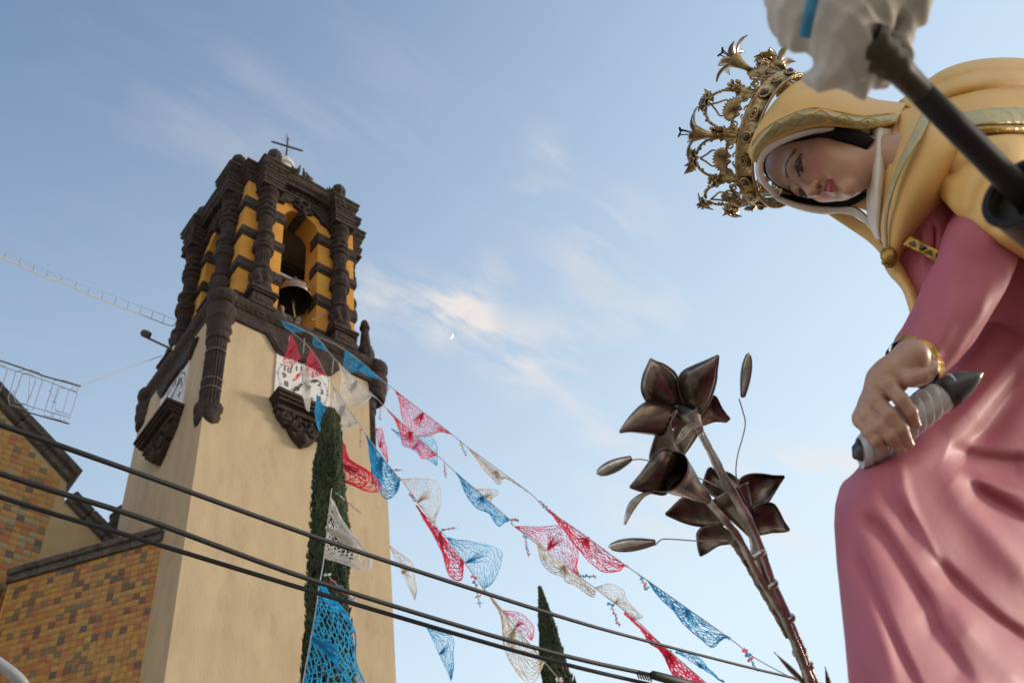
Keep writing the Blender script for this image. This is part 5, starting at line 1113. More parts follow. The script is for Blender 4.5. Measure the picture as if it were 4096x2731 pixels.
# --- pink robe: torso, sleeve, skirt
mb = MB(); tp_ = [(4300, 2050, 2.32, .17), (4260, 1800, 2.28, .17), (4180, 1500, 2.26, .165), (4060, 1250, 2.25, .15), (3900, 1020, 2.24, .125), (3760, 820, 2.28, .10), (3640, 690, 2.32, .075), (3560, 640, 2.34, .05)]
cp = crom(tp_, 40); mb.tube([P(a, b, c)-O for a, b, c, r in cp], [r for a, b, c, r in cp], 28); torso = mb.build('torso', M_pink, statue, smooth=True)
sheet('bodice', [[(3560, 900, 2.14), (3575, 1000, 2.11), (3620, 1110, 2.08), (3660, 1220, 2.04), (3690, 1320, 2.0)], [(3640, 860, 2.10), (3660, 960, 2.07), (3690, 1070, 2.04), (3710, 1190, 2.01), (3720, 1300, 1.99)], [(3740, 800, 2.08), (3745, 900, 2.05), (3760, 1010, 2.03), (3760, 1140, 2.02), (3750, 1280, 2.0)], [(3860, 760, 2.12), (3850, 860, 2.08), (3850, 980, 2.06), (3840, 1100, 2.05), (3800, 1260, 2.03)]], M_pink, torso, 40, 40, .006, folds=[([(3735, 900), (3740, 960), (3732, 1020)], 7, .022), ([(3690, 900), (3700, 980), (3690, 1080)], 14, -.008)], o0=O)
belt = MB()
bt_ = bic([[(3608, 955, 2.05), (3660, 980, 2.03), (3710, 1008, 2.015), (3760, 1036, 2.0)], [(3640, 920, 2.045), (3690, 945, 2.03), (3740, 975, 2.01), (3790, 1003, 2.0)]], 5, 24)
bt_[..., 1] += 0
W = np.array([P(q[0], q[1]+20, q[2]-.010) for q in bt_.reshape(-1, 3)])-O
blt = mesh_obj('belt', W, grid_faces(5, 24), M_gold, torso, True); blt.modifiers.new('t', 'SOLIDIFY').thickness = .006
def bl(u, v): q = bt_[int(round(u*4)), int(round(v*23))]; return q
for k in range(4):
    v0, v1 = .10+k*.21, .27+k*.21; up_d = k % 2 == 0
    tri = [bl(.25 if up_d else .75, v0), bl(.25 if up_d else .75, v1), bl(.75 if up_d else .25, (v0+v1)/2)]
    mb = MB(); A_ = [P(q[0], q[1]+20, q[2]-.018)-O for q in tri]; B_ = [P(q[0], q[1]+20, q[2]-.008)-O for q in tri]; mb.add(A_+B_, [(0, 1, 2), (0, 3, 4, 1), (1, 4, 5, 2), (2, 5, 3, 0)]); mb.build('dark_inlay', M_dark, blt)
slv = crom([(4080, 760, 2.13, .066), (3990, 850, 2.05, .070), (3915, 990, 1.955, .068), (3868, 1120, 1.925, .064), (3805, 1250, 1.89, .062), (3742, 1345, 1.855, .056), (3682, 1420, 1.83, .050), (3648, 1458, 1.815, .047)], 60)
V = []; ns = 40; pts = [P(a, b, c)-O for a, b, c, r in slv]; up = None
for i in range(60):
    t = pts[min(i+1, 59)]-pts[max(i-1, 0)]; t /= np.linalg.norm(t); a = np.cross(t, CD); a /= np.linalg.norm(a); b = np.cross(a, t)
    for j in range(ns):
        an = 2*PI*j/ns; u = i/59
        f_ = 1+.075*math.sin(3*an+u*9)*math.sin(PI*min(1, u*1.3))+.05*math.sin(7*an-u*14)*u+.05*lnoise(math.cos(an)*2, u*7, math.sin(an)*2)
        V.append(pts[i]+(a*math.cos(an)+b*math.sin(an))*slv[i, 3]*f_)
sleeve = mesh_obj('sleeve', V, grid_faces(60, ns, True), M_pink, statue, True)
mb = MB()
for u0, u1, rr in ((54, 59, 1.05),):
    ring = []
    for i in range(u0, u1+1):
        t = pts[min(i+1, 59)]-pts[i-1]; t /= np.linalg.norm(t); a = np.cross(t, CD); a /= np.linalg.norm(a); b = np.cross(a, t)
        for j in range(ns): an = 2*PI*j/ns; ring.append(pts[i]+(a*math.cos(an)+b*math.sin(an))*slv[i, 3]*(rr+.03*math.sin(an*6)))
    mb.add(ring, grid_faces(u1-u0+1, ns, True))
mb.build('gold_cuff', M_gold, sleeve, smooth=True)
mb = MB(); mb.tube([P(3668, 1442, 1.818)-O, P(3634, 1472, 1.80)-O], [.046, .038], 20); mb.build('white_cuff', M_whi, sleeve, smooth=True)

# skirt over knees and shins: depth field with carved folds, closed behind
LX = np.array([(1500, 3700), (1780, 3520), (1850, 3440), (1880, 3398), (1950, 3358), (2020, 3340), (2100, 3336), (2250, 3346), (2400, 3362), (2560, 3379), (2731, 3394), (2900, 3408), (3150, 3420)], float)
def top_y(x): return np.interp(x, [3380, 3440, 3520, 3620, 3740, 3860, 3960, 4096, 4350], [1895, 1850, 1775, 1600, 1500, 1370, 1230, 1100, 900])
nu, nv = 120, 120; RW = []
for i in range(nu):
    r_ = []
    for j in range(nv):
        s = j/(nv-1); t = i/(nu-1); x0 = 3440
        # columns follow the edge of the lap; rows fall down from it
        xt = 3440+(4350-3440)*s; yt = top_y(xt)
        xb = 3415+(4350-3415)*s; yb = 3050
        y = yt+(yb-yt)*t; xl = np.interp(y, LX[:, 0], LX[:, 1]); x = xl+(4350-xl)*s if t > 0 else xt
        w_ = min(1, t*16); x = xt*(1-w_)+x*w_
        r_.append((x, y))
    RW.append(r_)
RW = np.array(RW); X, Y = RW[..., 0], RW[..., 1]
Dp = 1.60-.00047*(Y-1950)+.00036*(X-3400)
XL = np.interp(Y, LX[:, 0], LX[:, 1]); e = np.clip((X-XL)/260, 0, 1); Dp += .16*(1-np.sqrt(1-(1-e)**2))
tp_e = np.clip((Y-top_y(X))/200, 0, 1); Dp += .10*(1-np.sqrt(np.clip(1-(1-tp_e)**2, 0, 1)))
FOLDS = [([(3410, 2000), (3470, 2070), (3534, 2138), (3622, 2274), (3710, 2421), (3760, 2560)], 30, .034), ([(3395, 2110), (3432, 2220), (3476, 2323), (3573, 2548), (3661, 2731), (3730, 2900)], 26, .030),
         ([(3600, 1835), (3612, 1920), (3650, 2040), (3730, 2200), (3800, 2340)], 24, -.020), ([(3560, 1850), (3560, 1960), (3620, 2060), (3700, 2190)], 30, .022), ([(3632, 2030), (3730, 2226), (3847, 2352), (3984, 2479), (4096, 2558), (4300, 2700)], 34, .040), ([(3640, 2130), (3750, 2330), (3880, 2450), (4050, 2570), (4250, 2730)], 40, -.022),
         ([(3760, 1850), (3860, 1990), (3980, 2140), (4096, 2270), (4250, 2430)], 45, -.035), ([(3790, 1790), (3900, 1830), (4020, 1850), (4200, 1850)], 42, .06), ([(3830, 1900), (3950, 1990), (4096, 2080), (4280, 2200)], 40, .050), ([(3830, 1880), (3960, 1930), (4100, 1970), (4280, 2020)], 24, -.02),
         ([(3770, 1740), (3880, 1640), (3980, 1530), (4096, 1400), (4280, 1210)], 50, -.035), ([(3800, 1830), (3930, 1730), (4030, 1600), (4150, 1470), (4300, 1330)], 40, .045), ([(3450, 2300), (3520, 2480), (3600, 2731)], 24, -.016), ([(3700, 2440), (3800, 2600), (3900, 2760)], 36, .026), ([(3800, 2450), (3950, 2600), (4150, 2800)], 40, -.02), ([(3420, 2560), (3470, 2700), (3520, 2860)], 22, .018)]
flat = np.stack([X.ravel(), Y.ravel()], 1); dd_ = Dp.ravel().copy()
for pl, w, amp in FOLDS:
    pl = crom(pl, 40); dm = np.full(len(flat), 1e9); tt = np.zeros(len(flat)); sg = np.zeros(len(flat))
    for k in range(39):
        a, b = pl[k], pl[k+1]; ab = b-a; t = np.clip(((flat-a) @ ab)/(ab @ ab), 0, 1); q = flat-a-t[:, None]*ab; d_ = np.linalg.norm(q, axis=1); s_ = d_ < dm
        dm[s_] = d_[s_]; tt[s_] = (k+t[s_])/39; sg[s_] = np.sign(ab[0]*q[s_, 1]-ab[1]*q[s_, 0])
    wv_ = np.where(sg > 0, w*1.5, w*.8)
    dd_ += amp*.62*np.exp(-(dm/wv_)**2)*np.clip(np.minimum(tt, 1-tt)*4+.02, 0, 1)
s_col = np.tile(np.linspace(0, 1, nv), nu); dd_ += .55*(np.clip(s_col-.78, 0, 1)/.22)**2
dd_ += np.array([.010*lnoise(x_*.005, y_*.004, 4.4) for x_, y_ in flat])
front = np.array([P(x_, y_, d_) for (x_, y_), d_ in zip(flat, dd_)])-O
idx = np.arange(nu*nv).reshape(nu, nv)
bx_ = X[::8, ::8]*.80+4000*.20; by_ = Y[::8, ::8]*.86+2350*.14; nb_r, nb_c = bx_.shape
back = np.array([[P(bx_[i, j], by_[i, j], dd_.reshape(nu, nv)[::8, ::8][i, j]+.36)-O for j in range(nb_c)] for i in range(nb_r)])
V = np.vstack([front, back.reshape(-1, 3)]); ff = grid_faces(nu, nv)
nb = nu*nv; ff += [tuple(nb+i for i in reversed(f)) for f in grid_faces(nb_r, nb_c)]
def rim(a, b):
    for i in range(len(b)-1):
        for k in range(8):
            p0, p1 = a[min(len(a)-1, i*8+k)], a[min(len(a)-1, i*8+k+1)]
            if p0 == p1: continue
            ff.append((p0, p1, nb+b[i]) if k < 7 else (p0, p1, nb+b[i+1], nb+b[i]))
bi = np.arange(nb_r*nb_c).reshape(nb_r, nb_c)
rim(list(idx[:, 0]), list(bi[:, 0])); rim(list(idx[0, :]), list(bi[0, :]))
skirt = mesh_obj('skirt', V, ff, M_pink, statue, True)
mb = MB(); mb.tube([P(3950, 2350, 2.05)-O, P(4000, 2500, 2.0)-O, np.array([.45, .15, .02])], [.12, .15, .22], 24); mb.build('robe_base', M_pink, skirt, smooth=True)

# --- hand closed on the wrapped roll
HD = 1.745; HO = P(3560, 1650, HD); k_ = HD/F
def hl(x_, y_, d_=0.0): return np.array([(x_-3560)*k_, -(y_-1650)*k_, -d_])    # local: right, up, towards camera
zc8 = lambda a, b, d: hl(3380+a*.3827, 1350+b*.3827, d)
fing = [[zc8(420, 490, -.010), zc8(520, 640, -.030), zc8(600, 760, -.034), zc8(668, 880, -.024)],
        [zc8(300, 650, -.006), zc8(400, 790, -.030), zc8(500, 930, -.036), zc8(590, 1080, -.026)],
        [zc8(220, 800, -.002), zc8(310, 910, -.026), zc8(400, 1010, -.034), zc8(515, 1130, -.024)],
        [zc8(170, 870, .006), zc8(215, 980, -.016), zc8(270, 1060, -.024), zc8(350, 1135, -.018)]]
frad = [(.0135, .0125, .0118, .0098), (.0138, .0126, .0118, .0100), (.0132, .0118, .0110, .0094), (.0112, .0102, .0096, .0084)]
thumb = [zc8(560, 400, -.004), zc8(640, 430, -.018), zc8(740, 390, -.026), zc8(850, 340, -.024)]
def hand_sdf(p):
    d = d_caps(p, zc8(720, 200, .01), zc8(560, 330, .012), .031, .027)
    d = smin(d, d_ell(p, (zc8(430, 470, .008)+zc8(480, 430, .010))/2, (.036, .032, .022)), .02)
    d = smin(d, d_caps(p, zc8(520, 380, .012), zc8(400, 520, .004), .022, .018), .014)
    d = smin(d, d_caps(p, zc8(500, 400, .016), zc8(290, 670, .008), .022, .017), .014)
    d = smin(d, d_caps(p, zc8(470, 420, .020), zc8(200, 840, .014), .020, .016), .014)
    for f, r in zip(fing, frad):
        df = 1e9
        for k in range(3): df = smin(df, d_caps(p, f[k], f[k+1], r[k], r[k+1]), .004) if k else d_caps(p, f[k], f[k+1], r[k], r[k+1])
        df = smin(df, np.linalg.norm(p-f[0], axis=-1)-r[0]*1.08, .006)
        d = smin(d, df, .0045)
    dt = d_caps(p, thumb[0], thumb[1], .016, .013); dt = smin(dt, d_caps(p, thumb[1], thumb[2], .0135, .012), .004); dt = smin(dt, d_caps(p, thumb[2], thumb[3], .012, .0095), .004)
    d = smin(d, dt, .007)
    return d
V, Fq = nets(hand_sdf, (-.095, -.09, -.07), (.11, .13, .075), .0026)
toW = lambda q: HO-O+q[..., 0:1]*CR+q[..., 1:2]*CU-q[..., 2:3]*CD
V2 = V.copy()
hand = fast_mesh('hand', toW(V2), Fq, M_hand, statue, iters=1)
M_nail = mat('painted_nail', (.42, .25, .19), .3, coat=.4)
for f, r in list(zip(fing, frad))+[(thumb, (.016, .0135, .012, .0095))]:
    dr = f[3]-f[2]; dr /= np.linalg.norm(dr); c = f[3]-dr*.001; mb = MB()
    n_ = np.array([0, 0, 1.0]); n_ -= dr*(n_ @ dr); n_ /= np.linalg.norm(n_); s_ = np.cross(dr, n_)
    pts_ = []
    for a in range(7):
        for b in range(5):
            u, v = (a-3)/3, (b-2)/2; an = v*.95; rr = r[3]*1.06
            pts_.append(toW((c+dr*u*.0068+(n_*math.cos(an)+s_*math.sin(an))*rr)[None])[0])
    mb.add(pts_, grid_faces(7, 5)); o = mb.build('nail', M_nail, hand, smooth=True); o.modifiers.new('t', 'SOLIDIFY').thickness = .0012
# the roll itself rests in the hand
M_tape = mat('silver_wrapping', (.66, .67, .65), .45, (.46, .47, .48), 9, metal=.25); M_horn = mat('dark_horn', (.035, .030, .032), .35, coat=.3)
a_, b_ = P(3440, 1812, 1.765), P(3812, 1556, 1.765)
roll = tag(empty('wrapped_roll', tuple(P(3560, 1740, 1.765))), 'silver wrapped roll with a dark pointed tip, held in the statue hand', 'wrapped roll'); ro = np.array(roll.location)
ax_ = (b_-a_); Lr = np.linalg.norm(ax_); ax_ /= Lr
nR = 120; prof = []
for i in range(nR):
    t = i/(nR-1); base = .0325*(.82+.18*math.sin(PI*min(1, t*1.15))); saw = (t*11) % 1.0
    prof.append((t, base*(1-.10*(1-saw)**2-.04*(saw > .93))))
p_ = np.cross(ax_, CD); p_ /= np.linalg.norm(p_); q_ = np.cross(p_, ax_); V = []
for t, r in prof:
    for j in range(28):
        an = 2*PI*j/28; sk = .012*math.cos(an)
        V.append(a_-ro+ax_*(Lr*t+sk)+(p_*math.cos(an)+q_*math.sin(an))*r)
mesh_obj('wrapping', V, grid_faces(nR, 28, True)+[tuple(range(28))], M_tape, roll, True)
tip_ = P(3932, 1490, 1.755)-ro
mb = MB(); mb.tube([b_-ro-ax_*.02, b_-ro+ax_*.002, (b_-ro)*.55+tip_*.45, (b_-ro)*.22+tip_*.78, tip_], [.028, .0275, .021, .011, .001], 18); mb.build('pointed_tip', M_horn, roll, smooth=True)
mb = MB(); mb.tube([a_-ro+ax_*.01, a_-ro-ax_*.004, a_-ro-ax_*.014], [.022, .017, .003], 16); mb.build('dark_end', M_horn, roll, smooth=True)

# ================================================================ crown
crown = tag(empty('crown', tuple(H((0, 0, .1))+O)), 'gilded filigree crown with metal lilies and shells on the bowed statue head', 'crown')
KO = np.array(crown.location); RA, RB, RC = .140, .151, np.array([-.010, -.030])
def K(a, h, out=0.0):      # point on the crown: angle (deg) around the head, height above the band middle, outward offset
    t = math.radians(a); r = 1+out/.145
    return HR @ np.array([RC[0]+RA*r*math.cos(t), RC[1]+RB*r*math.sin(t), .108+h])+HC-KO
M_cg = mat('aged_gold', (.56, .40, .19), .30, (.22, .145, .075), 45, metal=.92, bump=.0015, bscale=160)
M_cs = mat('crown_silver', (.50, .48, .44), .28, (.36, .33, .29), 40, metal=.9)
M_gem = mat('dark_garnet', (.05, .018, .016), .12, coat=.8); M_bgem = mat('blue_glass', (.01, .03, .09), .12, coat=.8)
N = 72; vv = []; prof_ = [(0, -.021), (.003, -.021), (.003, -.018), (.0, -.016), (.0, .014), (.003, .016), (.003, .019), (0, .019), (-.003, .017), (-.003, -.019)]
for i in range(N):
    for o_, h_ in prof_: vv.append(K(360*i/N, h_, o_+.18*h_))
k = len(prof_); mesh_obj('band', vv, [(i*k+j, ((i+1) % N)*k+j, ((i+1) % N)*k+(j+1) % k, i*k+(j+1) % k) for i in range(N) for j in range(k)], M_cg, crown, True)
for h_ in (-.021, .019):
    mb = MB(); mb.tube([K(360*i/N, h_, .002) for i in range(N)], .0032, 7, closed=True); mb.build('band_rim', M_cg, crown, smooth=True)
for i in range(9):
    a0 = 108+40*i
    mb = MB(); c = [K(a0+5.6*math.cos(t), .0085*math.sin(t), .004) for t in np.linspace(0, 2*PI, 25)[:-1]]; mb.tube(c, .0022, 6, closed=True)
    c = [K(a0+3.0*math.cos(t), .0042*math.sin(t), .0045) for t in np.linspace(0, 2*PI, 17)[:-1]]; mb.tube(c, .0020, 6, closed=True); mb.build('oval_boss', M_cg, crown, smooth=True)
    mb = MB(); mb.ball(K(a0+20, 0, .006), .0085, 12, 8); g_ = mb.build('gem', M_gem, crown, smooth=True)
    mb = MB(); mb.tube([K(a0+20+4.2*math.cos(t), .011*math.sin(t), .004) for t in np.linspace(0, 2*PI, 17)[:-1]], .0028, 6, closed=True); mb.build('gem_setting', M_cg, g_, smooth=True)
def strip_tube(pts, r, m, name, par, n=6):
    mb_ = MB(); mb_.tube(crom(pts, max(10, len(pts)*5)), r, n); return mb_.build(name, m, par, smooth=True)
for i in range(9):
    a0 = 108+40*i; al = a0+20
    # shell above every oval
    mb = MB(); R0 = .026; nr, nc = 4, 29; g = []
    for r_ in range(nr):
        for c_ in range(nc):
            t = -1.75+3.5*c_/(nc-1); rad = R0*(.12+.88*r_/(nr-1))*(1+.06*math.cos(c_*PI*.5*2)*(r_/(nr-1))); bul = .007*math.sin(PI*.5*r_/(nr-1)+.6)+.0022*math.cos(c_*PI*.5*2)
            g.append(K(a0+math.degrees(rad*math.sin(t)/.15), .040+rad*math.cos(t), .004+bul+.010*(r_/(nr-1))))
    mb.add(g, grid_faces(nr, nc)); o = mb.build('shell', M_cg, crown, smooth=True); o.modifiers.new('t', 'SOLIDIFY').thickness = .0016
    # scrolls on both sides of the shell
    for s_ in (-1, 1):
        pts_ = [K(a0+s_*(16-t*14), .022+.016*math.sin(t*PI)+.012*t, .003) for t in np.linspace(0, 1, 6)]+[K(a0+s_*(3.2+3.0*math.cos(q)), .050+.010*math.sin(q), .006) for q in np.linspace(3.0, -2.4, 8)]
        strip_tube(pts_, [.0036-.0018*q for q in np.linspace(0, 1, max(10, len(pts_)*5))], M_cg, 'scroll', crown)
        pts_ = [K(al-s_*(2+4*t), .020+.014*t, .003) for t in np.linspace(0, 1, 4)]+[K(al-s_*(8.5+2.5*math.cos(q)), .036+.008*math.sin(q), .005) for q in np.linspace(3.1, -2.6, 8)]
        strip_tube(pts_, [.003-.0013*q for q in np.linspace(0, 1, max(10, len(pts_)*5))], M_cg, 'scroll', crown)
        pts_ = [K(a0+s_*t*19, .021+.006*math.sin(t*9), .003) for t in np.linspace(.1, 1, 9)]; strip_tube(pts_, .0022, M_cg, 'scroll', crown)
    # acanthus leaf and ruffled calyx under each lily
    mb = MB(); g = []; nr, nc = 10, 9
    for r_ in range(nr):
        for c_ in range(nc):
            u, v = r_/(nr-1), c_/(nc-1)*2-1; w_ = 6.5*math.sin(PI*min(1, u*.80+.14))*(1+.30*math.sin(u*30)); g.append(K(al+v*w_, .020+.060*u, .002+.018*u**2-.004*v*v*2+.003*math.cos(v*7)))
    mb.add(g, grid_faces(nr, nc)); o = mb.build('acanthus_leaf', M_cg, crown, smooth=True); o.modifiers.new('t', 'SOLIDIFY').thickness = .0014
    mb = MB()
    for q in range(14): mb.ball(K(al+4.2*math.cos(q*.9), .070+.011*math.sin(q*.9), .018+.004*math.sin(q*2.3)), (.0048, .0042, .0052), 6, 5)
    mb.build('rose', M_cg, crown, smooth=True)
    if i in (2, 5): continue
    # branch loop between lilies carrying a rosette with a blue stone
    for s_ in (-1, 1):
        pts_ = [K(a0+s_*17, .058, .010), K(a0+s_*15, .072, .016), K(a0+s_*13, .086, .021), K(a0+s_*8, .098, .026), K(a0+s_*3, .102, .028)]
        q_ = crom(pts_, 26); mb = MB(); mb.tube(q_, [.0030+.0010*math.sin(t*3.1) for t in range(26)], 7); 
        for t in range(2, 25, 3):
            c = q_[t]; mb.ball(c+np.array([rnd.uniform(-.004, .004) for _ in range(3)]), .0036, 6, 4)
        mb.build('twig', M_cg, crown, smooth=True)
        strip_tube([K(a0+s_*5, .056, .010), K(a0+s_*6.5, .070, .015), K(a0+s_*3, .082, .020), K(a0, .094, .026)], .0022, M_cg, 'twig', crown)
    rc = K(a0, .102, .030); nd = K(a0, .112, .050)-rc; nd /= np.linalg.norm(nd); ud = K(a0, .122, .030)-rc; ud -= nd*(ud @ nd); ud /= np.linalg.norm(ud); sd_ = np.cross(nd, ud); mb = MB()
    for lay, (rr, nn, zz) in enumerate(((.026, 7, 0), (.017, 6, .005))):
        for q in range(nn):
            an = 2*PI*q/nn+lay*.4; d0 = ud*math.cos(an)+sd_*math.sin(an); d1 = np.cross(nd, d0); g = []
            for r_ in range(5):
                u = r_/4; w_ = rr*.36*math.sin(PI*min(1, .15+.85*u)); c = rc+d0*rr*u+nd*(zz+.006*math.sin(u*2.6))
                for v in (-1, 0, 1): g.append(c+d1*v*w_+nd*.002*abs(v))
            mb.add(g, grid_faces(5, 3))
    ro_ = mb.build('rosette', M_cg, crown, smooth=True); ro_.modifiers.new('t', 'SOLIDIFY').thickness = .0013
    mb = MB(); mb.ball(rc+nd*.010, .0065, 10, 7); mb.build('stone', M_bgem, ro_, smooth=True)
    for q in range(5):
        aa = a0+rnd.uniform(-5.5, 5.5); hh = rnd.uniform(.088, .108); mb = MB(); c = K(aa, hh, .026); d0 = K(aa+rnd.uniform(-5, 5), hh+.016, .045)-c; d1 = np.cross(d0, [rnd.uniform(-1, 1), rnd.uniform(-1, 1), rnd.uniform(-1, 1)]); d1 *= .3*np.linalg.norm(d0)/np.linalg.norm(d1)
        mb.add([c, c+d0*.5+d1, c+d0*1.2, c+d0*.5-d1, c+d0*.5+np.cross(d0, d1)*12], [(0, 1, 4), (1, 2, 4), (2, 3, 4), (3, 0, 4)]); mb.build('small_leaf', M_cg, crown)

for i, al in enumerate((126, 187, 247, 307)):
    # lily: trumpet, petals, stamens
    base = K(al, .064, .020)
    tipd = K(al, .113, .046)-base; Ld = np.linalg.norm(tipd); ax2 = tipd/Ld; p2 = np.cross(ax2, CD); p2 /= np.linalg.norm(p2); q2 = np.cross(p2, ax2)
    mb = MB(); V = []; tr_ = [(0, .0045), (.25, .006), (.5, .010), (.75, .016), (.9, .020)]
    for t, r in tr_:
        for j in range(18): an = 2*PI*j/18; V.append(base+ax2*Ld*t+(p2*math.cos(an)+q2*math.sin(an))*r)
    mb.add(V, grid_faces(5, 18, True)); lily = mb.build('lily', M_cg, crown, smooth=True); lily.modifiers.new('t', 'SOLIDIFY').thickness = .0012
    for k_i in range(6):
        an = 2*PI*k_i/6+.3*i; rd = p2*math.cos(an)+q2*math.sin(an); sd_ = np.cross(ax2, rd); g = []
        for r_ in range(8):
            u = r_/7; c = base+ax2*Ld*(.74+.30*math.sin(u*2.0)*.75-.10*u*u)+rd*(.012+.046*u); w_ = .0125*math.sin(PI*min(1, .22+u*.80))**.8
            for v in (-1, -.5, 0, .5, 1): g.append(c+sd_*v*w_+ax2*(.004*abs(v)**1.5))
        pm = MB(); pm.add(g, grid_faces(8, 5)); o = pm.build('petal', M_cs, lily, smooth=True); o.modifiers.new('t', 'SOLIDIFY').thickness = .0010
    for k_i in range(3):
        an = k_i*2.1; rd = p2*math.cos(an)+q2*math.sin(an); pm = MB(); e_ = base+ax2*Ld*1.36+rd*.007; pm.tube([base+ax2*Ld*.6, e_], .0014, 5); pm.tube([e_-rd*.005, e_+rd*.005+ax2*.003], .0026, 6); pm.build('stamen', M_beam, lily)

# ================================================================ dark staff with the bunched cloth, close to the lens
M_staff = mat('dark_oxidised_metal', (.011, .009, .011), .5, (.022, .018, .020), 8, metal=.1, spec=.25)
M_cloth = mat('greyed_white_cloth', (.62, .57, .51), .85, (.48, .435, .38), 7, trans=.12); M_rib = mat('blue_ribbon', (.03, .20, .36), .6)
sA, sB = P(3520, 205, .93), P(4085, 770, 1.02); sd_ = sB-sA; sL = np.linalg.norm(sd_); sd_ /= sL
staff = tag(empty('staff', tuple(sB)), 'dark round metal staff crossing the upper right corner, ending in a flared socket', 'staff'); so = sB
E_ = sB+sd_*1.05
mb = MB(); mb.tube([sA-so, sA-so+sd_*sL*.5, sB-so, E_-so], [.0105, .0128, .0138, .015], 24); mb.build('pole', M_staff, staff, smooth=True)
a2 = np.cross(sd_, CD); a2 /= np.linalg.norm(a2); b2 = np.cross(a2, sd_)
def rev(prof, n=36):
    V = []
    for t, r in prof:
        for j in range(n): an = 2*PI*j/n; V.append(sB-so+sd_*t+(a2*math.cos(an)+b2*math.sin(an))*r)
    return V, grid_faces(len(prof), n, True)
M_sock = mat('olive_socket_metal', (.075, .062, .040), .42, (.045, .036, .026), 14, metal=.5)
V, f_ = rev([(.002, .036), (.012, .0355), (.05, .033), (.11, .030), (.16, .028), (.30, .027), (.34, .034), (.36, .030), (.40, .029)]); mesh_obj('socket', V, f_, M_sock, staff, True).modifiers.new('t', 'SOLIDIFY').thickness = .003
V, f_ = rev([(.016, .0345), (.018, .016), (.020, .0125)]); mesh_obj('socket_plate', V, f_, M_sock, staff, False).modifiers.new('t', 'SOLIDIFY').thickness = .002
V, f_ = rev([(.000+.0045*math.sin(q), .0372+.0045*math.cos(q)) for q in np.linspace(0, 2*PI, 13)]); mesh_obj('socket_rim', V, f_, M_staff, staff, True)
V, f_ = rev([(-sL-.02, .016), (-sL-.012, .019), (-sL-.004, .015), (-sL+.004, .0185), (-sL+.012, .014), (-sL+.018, .0165), (-sL+.03, .013), (-sL+.06, .0118)]); mesh_obj('ornate_collar', V, f_, M_sock, staff, True)
CDp = .955; ck = CDp/F; CO = P(3430, 130, CDp)
def cl(x_, y_, d_=0.0): return np.array([(x_-3430)*ck, -(y_-130)*ck, d_])
def rq(p, c, r, ang):
    ca, sa = math.cos(ang), math.sin(ang); q = p-np.array(c); u = q[..., 0]*ca+q[..., 1]*sa; v = -q[..., 0]*sa+q[..., 1]*ca
    return d_ell(np.stack([u, v, q[..., 2]], -1), (0, 0, 0), r)
def cloth_sdf(p):
    px = lambda n: n*ck
    w_ = .0035*np.abs(np.sin(p[..., 0]*120+p[..., 1]*45+2*np.sin(p[..., 1]*60)))+.003*np.abs(np.sin(p[..., 1]*110-p[..., 0]*70+p[..., 2]*90))-.0058
    d = rq(p, cl(3190, 10, .012), (px(92), px(180), .036), .18)
    e = rq(p, cl(3335, 105, -.010), (px(125), px(228), .042), .22); d = smin(d, e, .004)
    e = rq(p, cl(3455, 20, .000), (px(120), px(170), .044), -.1); d = smin(d, e, .006)
    e = rq(p, cl(3605, 165, .022), (px(58), px(125), .030), .1); d = smin(d, e, .004)
    e = rq(p, cl(3610, -25, .006), (px(120), px(120), .036), .55); d = smin(d, e, .006)
    e = rq(p, cl(3360, 285, .004), (px(135), px(52), .026), .28); d = smin(d, e, .005)
    e = d_caps(p, cl(3415, 250, .006), cl(3455, 392, .000), px(98), px(12)); d = smin(d, e, .006)
    e = d_caps(p, cl(3480, 270, .010), cl(3560, 310, .016), px(70), px(24)); d = smin(d, e, .008)
    e = d_caps(p, cl(3640, 10, .012), cl(3745, -70, .012), px(95), px(14)); d = smin(d, e, .01)
    return d+w_
V, Fq = nets(cloth_sdf, cl(3070, 440, -.07), cl(3790, -190, .07), .0030)
bunch = fast_mesh('cloth_bunch', V[:, 0:1]*CR+V[:, 1:2]*CU+V[:, 2:3]*CD, Fq, M_cloth, None, iters=3); bunch.location = CO
tag(bunch, 'bunched greyish white cloth tied on top of the dark staff, at the top edge', 'cloth')
rb = [(3262, -60), (3250, 0), (3238, 50), (3226, 105), (3218, 150)]
g = []
for x_, y_ in crom(rb, 24):
    for v in (-1, -.4, .4, 1): g.append(P(x_+v*17, y_+v*3, CDp-.050+.004*abs(v)+.012*max(0, (y_-60)/100))-CO)
o = mesh_obj('blue_ribbon', g, grid_faces(24, 4), M_rib, bunch, True); o.modifiers.new('t', 'SOLIDIFY').thickness = .002

